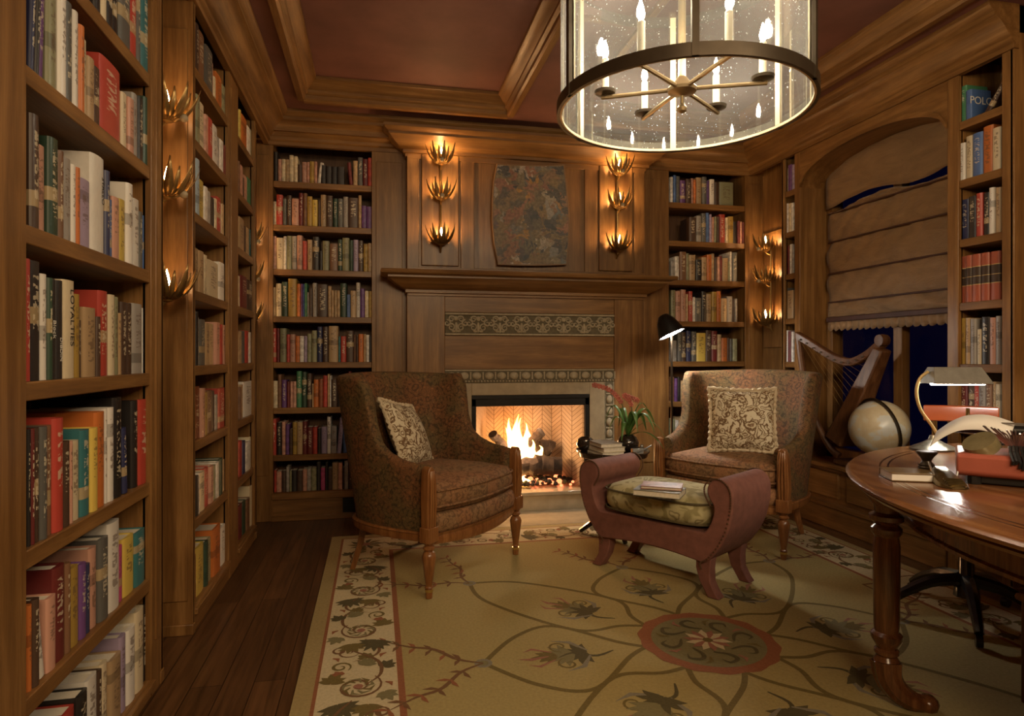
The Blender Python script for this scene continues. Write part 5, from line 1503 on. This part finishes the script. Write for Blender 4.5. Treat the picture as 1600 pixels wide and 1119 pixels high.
rows_of('L', 'nearest bookcase at left', ZA[1:], ZA[0]-TH, [
 (146, 'k155/.8 c164/.85 k174/.8 k184.5/.8 A202/.85 r213.5/.8 A218/.85 l233.6/.88 c240/.82'),
 (43, 'B50/.85<3 k56/.85<3 P73/.92<3 s88/.92 w99/.92 A111/.94 w120/.93 o128/.85 c138/.78 t149/.66 N160/.64 r192/.84 c199.5/.66 p208/.66 a215.5/.78 k222.7/.8 G235/.86'),
 (44, 'N57/.84 p73/.66 G88/.76 n96.5/.7 a110.5/.68 w117.5/.66 o124.5/.66 v142/.6 w163/.88 B169/.8 b174/.55 p185/.6 y195/.62 w204.5/.82 v208/.7 w218.5/.72 A224/.62 b232.5/.6'),
 (36, 'r44.5/.9 k63/.9 w73.5/.82 G80/.8 k88.5/.8 k99/.8 c117.5/.82 Y127/.72 N131/.5 t149.5/.62 N155/.55 r169/.8 c177.6/.78 s185/.77 t192/.62 N200/.74 N208.6/.74 a223.6/.75 w237.7/.72'),
 (40, 'k45/.8 R50/.8 N59/.8 A69/.8 n79/.8 r94.6/.84 N106/.65 p112/.64 c125.4/.63 l139/.7 y150/.7 o164.5/.82 w168.5/.84 w178/.84 k191/.92 B208.6/.62<-4 k217/.86 r231/.86'),
 (40.5, 'o47.5/.68 N57/.7 w71/.62<-9 p86/.62 R104/.82 n111/.8 Y126/.72 P136/.7 B143/.66 p154/.78 A168/.82 w186/.92 m194/.6 y211/.64 l226/.62 b232/.6'),
 (90, 'k104/.6 r121/.62 k137/.66 w154/.7 N160/.68 c170/.7 t187/.66 v196/.78 w209/.78 c222/.88 k232/.86'),
 ], ['highest shelf in view','second shelf in view','third shelf in view','fourth shelf in view','fifth shelf in view','sixth shelf in view','bottom shelf in view'])
rows_of('L', 'wide bay past near left sconces', ZS[:-1] + [.10], TOPO, [
 (305, 'N310/.85 n320/.85 A331/.78 p335/.7 c338/.5 o347.5/.66 s358/.62'),
 (305.5, 's311/.82 c320/.8 p324/.7 r331/.72 w339/.72 a342.5/.6 w348/.62 R352/.6 c359/.62'),
 (304.8, 'i311/.92 y320/.66 w325/.62 a330.5/.6 k336/.55 c339.5/.58 r346/.66 t349.5/.6 A357/.5'),
 (305, 't312/.66 t320/.66 c325/.64 c342/.6 w350/.66 G358/.6'),
 (304.5, 'k307.5/.84 w313/.76 A321/.74 t328/.7 t336/.7 p343/.74 r348/.72 p353.5/.72'),
 (304.5, 'q313/.82 p318.6/.78 Y324/.7 n332/.72 N337/.7 a342/.62 r352/.72'),
 (304.5, 'k308.6/.6 w311.5/.62 c320/.6 r326.5/.62 p333/.6 s336.5/.58 w341.5/.6 G347/.62 t353/.56 w358.5/.85'),
 (304, 'R307.6/.6 y320/.66 G324/.64 s331/.62 o343/.7 w351/.6 N353/.58 p358/.6'),
 ])
rows_of('L', 'narrow bay beside left corner', ZS[:-1] + [.10], TOPO, [
 (373.7, 'y376/.72 o385/.7 w391/.66 s398.6/.72'),
 (372.5, 'n375/.72 p380/.7 N382/.5 p387.5/.6 g394/.66 t398.6/.62'),
 (373, 't381/.7 N384/.6 t389.5/.62 l397/.66'),
 (372, 'c376.5/.62 R386/.66 N393/.64 w396/.5'),
 (372.6, 't378/.66 A384/.68 r389.5/.7 w393.5/.68'),
 (374, 'n377/.66 t381/.7 w394/.75'),
 (374, 'r379/.7 B383.6/.66 w390.6/.6 c398/.66'),
 (374, 'R380/.6 G385/.6 n390/.58 c398/.78'),
 ])
rows_of('B', 'bookcase left of fireplace', ZS[:-1] + [.20], TOPO, [
 (428, 'k434/.8 p440/.62 c446/.62 t452/.62 c459/.74 c465/.72 N472/.5 p479.5/.58 p484/.58 Y491/.6 p495.5/.6 w501/.6<8 k509/.52 k518/.5 k527/.5 k538/.5 _546 R551.5/.62<-6 t559/.7 A567/.8 R575/.76 r582/.8'),
 (426.5, 'c432/.62 r442/.8 A448/.7 N456/.8 p467/.72 R474/.88 n480/.88 Y488/.8 y496.5/.72 N501/.7 t510/.86 N520/.84 G528/.78 A536/.78 a544/.84 N560/.82 t565/.9 P573/.62 P581.5/.6'),
 (425.5, 'p432/.86 c443/.82 w448/.86 s456/.88 a464/.88 p473/.9 r480/.76 t488.5/.8 k499/.88 k504/.52 s514.6/.78 n528/.72 G535/.84 s546/.88 G552/.82 v560/.84 N568/.82 Y575/.74 t581.5/.76'),
 (426, 't431/.7 c440/.8 G450/.84 Y464/.92 o470/.8 P473.5/.8 b476/.8 g480/.82 a482.7/.6 N488.5/.7 a495.5/.83 N512.5/.8 t518/.76 t522/.66 t527/.66 t531.6/.66 G542/.84 b547.5/.56 t556.6/.66 w563/.86 P570/.72 c576/.66 Y582/.66'),
 (425, 'r432/.85 R437/.85 s447.6/.85 r453/.7 p461.5/.7 o468/.66 w475/.66 v480/.66 s487/.72 s495.5/.8 B504/.9 N513.5/.9 t528.5/.92 l532.5/.66 r541/.66 N553/.8 n556/.7 N560/.7 o568/.72 t572/.72 w577/.7 k581/.68'),
 (427, 'c434/.68 n440/.84 P448/.7 R453/.66 p457.6/.66 p463/.66 g471.5/.92 G479.5/.9 N487.5/.86 t490/.6 o498/.7 q505/.72 r511.5/.8 t515/.84 w517.5/.8 N527/.7 k535/.7 n544/.72 R549/.9 A557/.8 G566/.8 A574/.82 k581/.88'),
 (424.5, 'r432/.88 k440/.78 p446/.8 P452/.74 N457/.62 Y464/.78 t473/.78 R480/.8 R489/.66 r496/.66 k502/.62 v511/.66 w517/.9 a526/.66 v536/.88<5 b544/.6 N553/.7 k562/.7 n572/.7 R581/.7'),
 (428, 'r432/.7 p440/.66 N447/.66 a452/.8 s456/.66 k464/.68 N473/.66 p479.5/.7 a486/.72 s494.5/.72 k501/.9 m508/.72 k512.5/.9 N519/.7 t528/.88 p535/.88 N538/.7 a544/.94 N556/.9 n566/.8 k574/.7 N581/.7'),
 ])
rows_of('B', 'bookcase right of fireplace', ZS[:-1] + [.20], TOPO, [
 (1047, 'w1052/.8 b1056.6/.86 A1063/.84 P1071.7/.72 N1080/.76 p1084/.8 o1088/.76 t1097/.84 A1104/.86 P1108.6/.76 w1116/.8 N1124/.72 s1146/.74'),
 (1077, 'N1088/.74 a1096/.8 A1103/.88 b1108/.9 v1112/.86 p1116/.78 s1120/.8 N1124/.8 r1133/.88 c1137/.78 Y1145.5/.82 k1152/.68 R1156/.7 p1159.5/.68 R1163/.66'),
 (1048.5, 'a1054.6/.56 w1061.5/.7 n1072/.84 s1077/.8 t1087/.76 k1096/.62 t1104/.7 o1111.5/.78 t1116/.82 N1120/.7 p1124/.72 R1129/.76 t1138/.7 s1141/.6 w1144/.9 A1152/.88'),
 (1048.5, 's1056/.86 p1063.6/.84 p1071.7/.88 t1075.7/.76 r1082/.84 w1086/.68 A1096/.66 k1104/.84 t1112/.78 Y1120/.84 o1127/.86 t1136/.66 a1145/.72 N1147.6/.66 a1152/.66'),
 (1049, 'a1058/.6 A1065/.84 N1072.5/.84 B1080/.88 A1088/.86 y1102.5/.82 N1112/.9 R1121/.88 t1127/.78 o1136/.68 N1140/.68 A1145/.66 s1152/.66'),
 (1049, 'n1054/.7 P1059/.66 k1064/.7 t1068/.6 N1074/.66 c1079/.5 k1086/.6 N1096/.6 n1104/.55 k1112/.5 N1124/.5'),
 (1049, 's1056/.66 w1061/.62 t1066/.7 n1074/.7 R1082/.6'),
 ])
rows_of('R', 'slim bookcase beyond the window', ZS, TOPO, [
 (1225.5, 'c1230/.7 P1236/.78 v1240/.74'), (1225.5, 'w1231/.84 c1236/.82 w1240.5/.8'), (1225.5, 'p1229/.7 R1233/.8 w1237/.82 a1240.5/.8'),
 (1225.5, 'A1230/.8 t1240/.72'), (1225.5, 'w1232/.84 R1236.5/.82 w1240.5/.8'), (1225.5, 'c1240/.3'),
 ])
rows_of('R', 'bookcase beside the blind', ZS, TOPO, [
 (1498, 'g1509.6/.74 b1519/.6 _1536 N1546/.72<38'),
 (1498, 'w1508.7/.74 c1519.5/.84 b1535.5/.84 o1551.6/.9 c1565/.8'),
 (1498.5, 'B1513/.78 k1525.7/.8 r1535.5/.82 k1546/.8 w1554/.86 t1563/.84'),
 (1498.5, 'S1510/.84 S1519.5/.84 S1533/.84 S1546/.84 S1562/.84'),
 (1498.5, 'Y1508.6/.86 t1516/.86 a1525/.84 c1532/.64 k1545/.86 p1555/.84 a1563.5/.86'),
 (1500, 'R1511/.8 N1521/.78 r1530/.8 a1541/.84 n1551/.84 t1556/.84 c1563.5/.8'),
 ])
books = []
for wall, phrase, shelf, z, gap, start, spec in ROWS:
    plane = XL - .022 if wall == 'L' else YB + .022 if wall == 'B' else XR + .024
    def U(px): return onX(px, HOR, plane)[1] if wall in 'LR' else onY(px, HOR, plane)[0]
    u = U(start); row = []
    for tok in spec.split():
        lean = 0
        if '<' in tok: tok, l = tok.split('<'); lean = float(l)
        hf = br.uniform(.62, .82)
        if '/' in tok: tok, h = tok.split('/'); hf = float(h)
        e = U(float(tok[1:]))
        if tok[0] != '_': row.append([wall, phrase, shelf, z, gap, tok[0], min(u, e), max(u, e), hf * gap, lean])
        u = e
    for i, b in enumerate(row): b += [i, len(row), row]
    books += row
def place_book(b):
    wall, phrase, shelf, z, gap, c, a, e, h, lean, i, n, row = b
    t = e - a - .0012
    d = min(.225, h * br.uniform(.66, .78))
    s = br.uniform(0, .012)
    if wall == 'L': loc, rz = (XL - .02 - s, a + .0006, z + .0005), PI/2
    elif wall == 'B': loc, rz = (a + .0006, YB + .02 + s, z + .0005), 0
    else: loc, rz = (XR + .022 + s, e - .0006, z + .0005), -PI/2
    if lean:
        L_ = math.radians(lean); t = min(t, .03); 
        if lean < 0: loc = (loc[0], loc[1], loc[2] + t * math.sin(-L_)); 
    return loc, (0, math.radians(lean), rz), (t, d, h)
def area(b):
    loc = place_book(b)[0]
    zc_ = max(.3, loc[0]*SN + loc[1]*CS)
    f = abs((loc[0]) / loc[1]) if b[0] in 'LR' else 1.0
    return (b[7]-b[6]) * b[8] * min(1, f) / zc_**2
st_ = br.getstate()
order = sorted(range(len(books)), key=lambda k: -area(books[k]))
single = set(order[:302])
br.setstate(st_)
rest_parts = []
def hgt(b):
    hs = sorted(q[8] for q in b[12])
    return 'tall ' if b[8] >= hs[-1]*.985 and b[8] > hs[-2]*1.02 else ''
for k, b in enumerate(books):
    loc, rot, scl = place_book(b)
    c = b[5]
    if k in single:
        o = bpy.data.objects.new('book', COVER); COL.objects.link(o)
        o.location = loc; o.rotation_euler = rot; o.scale = scl
        o.material_slots[0].link = 'OBJECT'; o.material_slots[0].material = BM[c]
        p = bpy.data.objects.new('page_block', PAGEM); COL.objects.link(p); p.parent = o
        same = sum(1 for q in b[12] if q[5] == c)
        word = PAL[c][1]
        ln = 'leaning ' if b[9] else ''
        if same == 1: lab = 'the only %s%s book on %s, %s' % (ln, word, b[2], b[1])
        else: lab = '%s%s book, %s on %s, %s' % (ln, word, (ORD[b[10]] + ' from left') , b[2], b[1])
        tag(o, lab, 'book', 'books on the ' + b[2] + ', ' + b[1])
        b.append(o)
    else:
        M = Matrix.Translation(loc) @ Euler(rot).to_matrix().to_4x4() @ Matrix.Diagonal((*scl, 1))
        rest_parts.append((c, M))
keys = sorted(set(c for c, M in rest_parts))
rm = MB(); cm = cover_mesh()
for c, M in rest_parts:
    mi = keys.index(c)
    rm.add([tuple(M @ Vector(v)) for v in cm.v], cm.f, mi)
    q = MB().box(.05,.95,.02,.96,.015,.975)
    rm.add([tuple(M @ Vector(v)) for v in q.v], q.f, len(keys))
tag(rm.build('books', [plain(PAL[c][1] + ' small spine', PAL[c][0], .45, 0, .35, 40) for c in keys] + [PAGES], smooth=50, recalc=False), 'the remaining small books on the far shelves', 'books', kind='stuff')

# lettering that can be read on the near spines
def lettering(bk, text, size, col, zc_, du=0.5, rot=-90, side=False):
    o = bk[13] if len(bk) > 13 else None
    if o is None: return
    cu = bpy.data.curves.new('title_lettering', 'FONT'); cu.body = text; cu.size = size; cu.align_x = 'CENTER'; cu.align_y = 'CENTER'; cu.extrude = .0003
    cu.materials.append(col)
    t = bpy.data.objects.new('title_lettering', cu); COL.objects.link(t)
    x = o.location.x + .0004 + .05 * o.scale[1]
    y = o.location.y + o.scale[0] * du
    z = o.location.z + o.scale[2] * zc_
    o.material_slots[0].material = plain('lettered jacket', PAL[bk[5]][0], .45, 0, .06)
    base = Euler((PI/2, 0, PI/2)).to_matrix().to_4x4()
    if side:      # on the front board, which faces the camera
        x, y = o.location.x + o.scale[1] * du, o.location.y - o.scale[0] - .0006
        base = Euler((PI/2, 0, 0)).to_matrix().to_4x4()
    t.matrix_world = Matrix.Translation((x, y, z)) @ base @ Matrix.Rotation(math.radians(rot), 4, 'Z')
    mw = t.matrix_world.copy()
    me = bpy.data.meshes.new_from_object(t); bpy.data.objects.remove(t)
    t = bpy.data.objects.new('title_lettering', me); COL.objects.link(t)
    t.matrix_world = mw
    t.parent = o
    t.matrix_parent_inverse = (Matrix.LocRotScale(o.location, o.rotation_euler, o.scale)).inverted()
INK = plain('dark ink', (.03,.025,.02), .6); INKW = plain('white ink', (.7,.68,.62), .6); INKO = plain('red ink', (.4,.06,.03), .6)
fourth = [b for b in books if b[1].startswith('nearest') and b[2].startswith('fourth')]
lettering(fourth[6], 'LOYALTIES', .030, INK, .62, .62)
lettering(fourth[4], 'Block', .020, INKW, .5, .5)
lettering(fourth[5], 'DIBDIN', .018, INKW, .30, .55)
third = [b for b in books if b[1].startswith('nearest') and b[2].startswith('third')]
lettering(third[8], 'STALLO', .022, INK, .66, .75)
pb_ = [b for b in books if b[1].startswith('bookcase beside') and b[2] == 'top shelf']
lettering(pb_[1], 'POLO', .055, INKW, .62, .5, 0, True)
